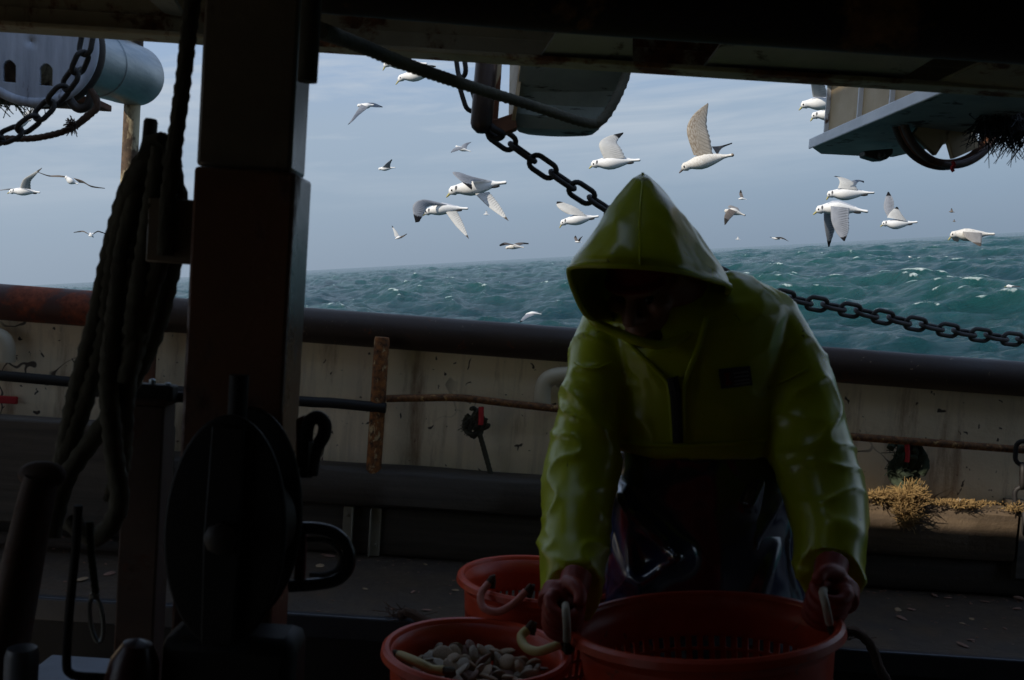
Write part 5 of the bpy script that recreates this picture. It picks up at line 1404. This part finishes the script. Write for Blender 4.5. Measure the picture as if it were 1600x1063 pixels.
gull('brownish gull gliding low with bent wings above the sea, left of the hood', (789, 391), (792, 387), (803, 385), (819, 387),
     [([(798, 381, -.1), (788, 379, -.3), (780, 383, -.5)], [(808, 384, -.1), (793, 383, -.3), (781, 385, -.5)], 'wing_dark', wt),
      ([(803, 381, .1), (813, 379, .3), (826, 380, .6)], [(812, 384, .1), (818, 382, .3), (826, 382, .6)], 'wing_dark', wt)], Y=22, small=True, body='feather_fleck')
gull('tiny gull with wings in a V close to the hood\'s left edge', (898, 379), (899, 378), (903, 378), (910, 379),
     [([(899, 377, 0), (897, 372, .2), (899, 368, .3)], [(904, 377, 0), (902, 373, .2), (900, 369, .3)], 'wing_dark', wt), ([(902, 377, 0), (906, 372, -.2), (911, 369, -.3)], [(906, 378, 0), (908, 373, -.2), (911, 369, -.3)], 'wing_dark', wt)], Y=38, small=True)
gull('thin dark winged gull skimming the horizon right of the hood', (1205, 372), (1207, 372), (1213, 373), (1222, 374),
     [([(1210, 371, 0), (1222, 371, -.3), (1232, 377, -.6)], [(1218, 373, 0), (1224, 374, -.3), (1232, 377.5, -.6)], 'wing_dark', wt), ([(1208, 371, 0), (1205, 371, .3), (1203, 370, .6)], [(1213, 372, 0), (1208, 372, .3), (1203, 371, .6)], 'wing_dark', wt)], Y=32, small=True, fat=.8)
for lab, x, y, s_, dk in (('speck of a white gull just right of the hood above the horizon', 1153, 374, 4, 0), ('speck of a gull below the bowed pair near the post', 760, 335, 5, 0), ('thin dark gull speck near the right edge', 1487, 331, 5, 1), ('dark dot of a gull under the thin speck near the right edge', 1491, 346, 3, 1)):
    gull(lab, (x - s_, y + 1), (x - s_ * .7, y), (x, y), (x + s_, y + 1), [([(x - s_ * .4, y, 0), (x - s_ * .3, y - s_ * .7, .2), (x - s_ * .1, y - s_ * 1.1, .3)], [(x + s_ * .5, y, 0), (x + s_ * .3, y - s_ * .6, .2), (x, y - s_ * 1.1, .3)], 'wing_dark' if dk else wt, g)], Y=70, small=True, body='feather_brown' if dk else 'feather_white')
gull('gull half hidden by the beam and slung rope, upper of two at top', (598, 111), (604, 99), (628, 98), (668, 100),
     [([(612, 92, -.03), (622, 86, -.1), (640, 82, -.2), (656, 84, -.3)], [(640, 94, -.03), (642, 92, -.1), (650, 88, -.2), (656, 84, -.3)], wp, g)], Y=8.5, ear=False)
gull('gull with drooping bill half hidden by the slung rope, lower of two at top', (618, 133), (627, 121), (650, 117), (686, 112),
     [([(638, 112, -.03), (650, 104, -.1), (664, 101, -.2), (681, 103, -.35)], [(662, 112, -.03), (668, 108, -.1), (674, 106, -.2), (681, 105, -.35)], wp, g)], Y=8.8, ear=False)
gull('gull with raised wing half behind the pale outrigger, upper of two', (1248, 173), (1257, 163), (1282, 160), (1330, 160),
     [([(1270, 152, -.03), (1268, 138, -.1), (1266, 120, -.2), (1270, 100, -.3)], [(1296, 152, -.03), (1290, 138, -.1), (1284, 120, -.2), (1278, 102, -.3)], wt, g)], Y=8, ear=False)
gull('gull head peeping from behind the pale outrigger, lower of two', (1266, 190), (1273, 180), (1296, 178), (1340, 180),
     [([(1286, 172, -.03), (1290, 160, -.1), (1300, 150, -.2)], [(1306, 172, -.03), (1306, 160, -.1), (1302, 150, -.2)], wt, g)], Y=8.3)
gull('gull with one pale wing raised at the left edge of the sky', (11, 303), (18, 299), (38, 298), (63, 301),
     [([(31, 294, -.05), (36, 281, -.15), (48, 273, -.25), (66, 262, -.4)], [(48, 296, -.05), (48, 284, -.15), (54, 276, -.25), (65, 264, -.4)], wp, g),
      ([(26, 295, .05), (12, 295, .2), (-6, 298, .4)], [(40, 298, .05), (14, 297, .2), (-6, 299, .4)], g, wt)], Y=12)
gull('gull gliding away with thin dark wing ends, left edge of the sky', (100, 276), (103, 277), (111, 283), (122, 288),
     [([(104, 276, .05), (92, 274, .2), (76, 274, .4), (60, 269, .6)], [(108, 278, .05), (92, 277, .2), (76, 276, .4), (60, 270, .6)], 'wing_dark', wt),
      ([(114, 278, -.05), (128, 282, -.2), (142, 290, -.4), (164, 294, -.6)], [(124, 286, -.05), (132, 287, -.2), (144, 293, -.4), (164, 295, -.6)], 'wing_dark', wt)], Y=14, small=True, fat=1.5)
gull('gull seen head on with level wings left of the rope hank', (141, 371), (141, 369), (143, 367), (146, 365),
     [([(139, 366, 0), (131, 361, .1), (125, 361, .2), (115, 363, .3)], [(141, 368, 0), (131, 363, .1), (125, 363, .2), (115, 364, .3)], 'wing_dark', wt),
      ([(144, 366, 0), (152, 361, .1), (158, 362, .2), (168, 366, .3)], [(144, 368, 0), (152, 363, .1), (158, 364, .2), (168, 367, .3)], 'wing_dark', wt)], Y=20, small=True, fat=5)
gull('grey gull skimming just over the rail left of the sleeve', (820, 495), (823, 491), (832, 489), (846, 491),
     [([(824, 490, -.05), (818, 495, -.2), (812, 503, -.4)], [(836, 492, -.05), (824, 497, -.2), (814, 504, -.4)], g, wt), ([(828, 488, .1), (838, 487, .3), (847, 493, .5)], [(838, 490, .1), (842, 490, .3), (847, 494, .5)], g, wt)], Y=17, small=True, fat=.8)
gull('pale gull half hidden behind the hanging chain at top left', (16, 205), (24, 200), (36, 192), (50, 186),
     [([(34, 190, 0), (40, 176, .1), (62, 163, .3)], [(48, 190, 0), (50, 178, .1), (62, 165, .3)], wp, g)], Y=12, small=True)
# gulls resting on the water
sp_ = sea_point(1584, 456); Yf = sp_.y
r_ = gull('black backed gull floating on the swell at the right edge', (1569, 449), (1576, 447), (1590, 452), (1606, 450),
     [([(1581, 447, -.10), (1592, 447, -.11), (1610, 448, -.09)], [(1579, 455, -.17), (1592, 457, -.17), (1612, 452, -.12)], 'feather_black', 'feather_black')], Y=min(Yf, 34), body='feather_white', ear=False, blackvent=False, fat=.9)
for lab, x, y in (('white gull speck sitting on the waves right of the hood', 1254, 439), ('white gull speck sitting on the waves below the pointed wing gull', 1422, 402)):
    q_ = sea_point(x, y)
    gull(lab, (x - 3, y), (x - 2, y - 1), (x, y), (x + 3, y), [], Y=min(q_.y, 70) , small=True, fat=1.6)
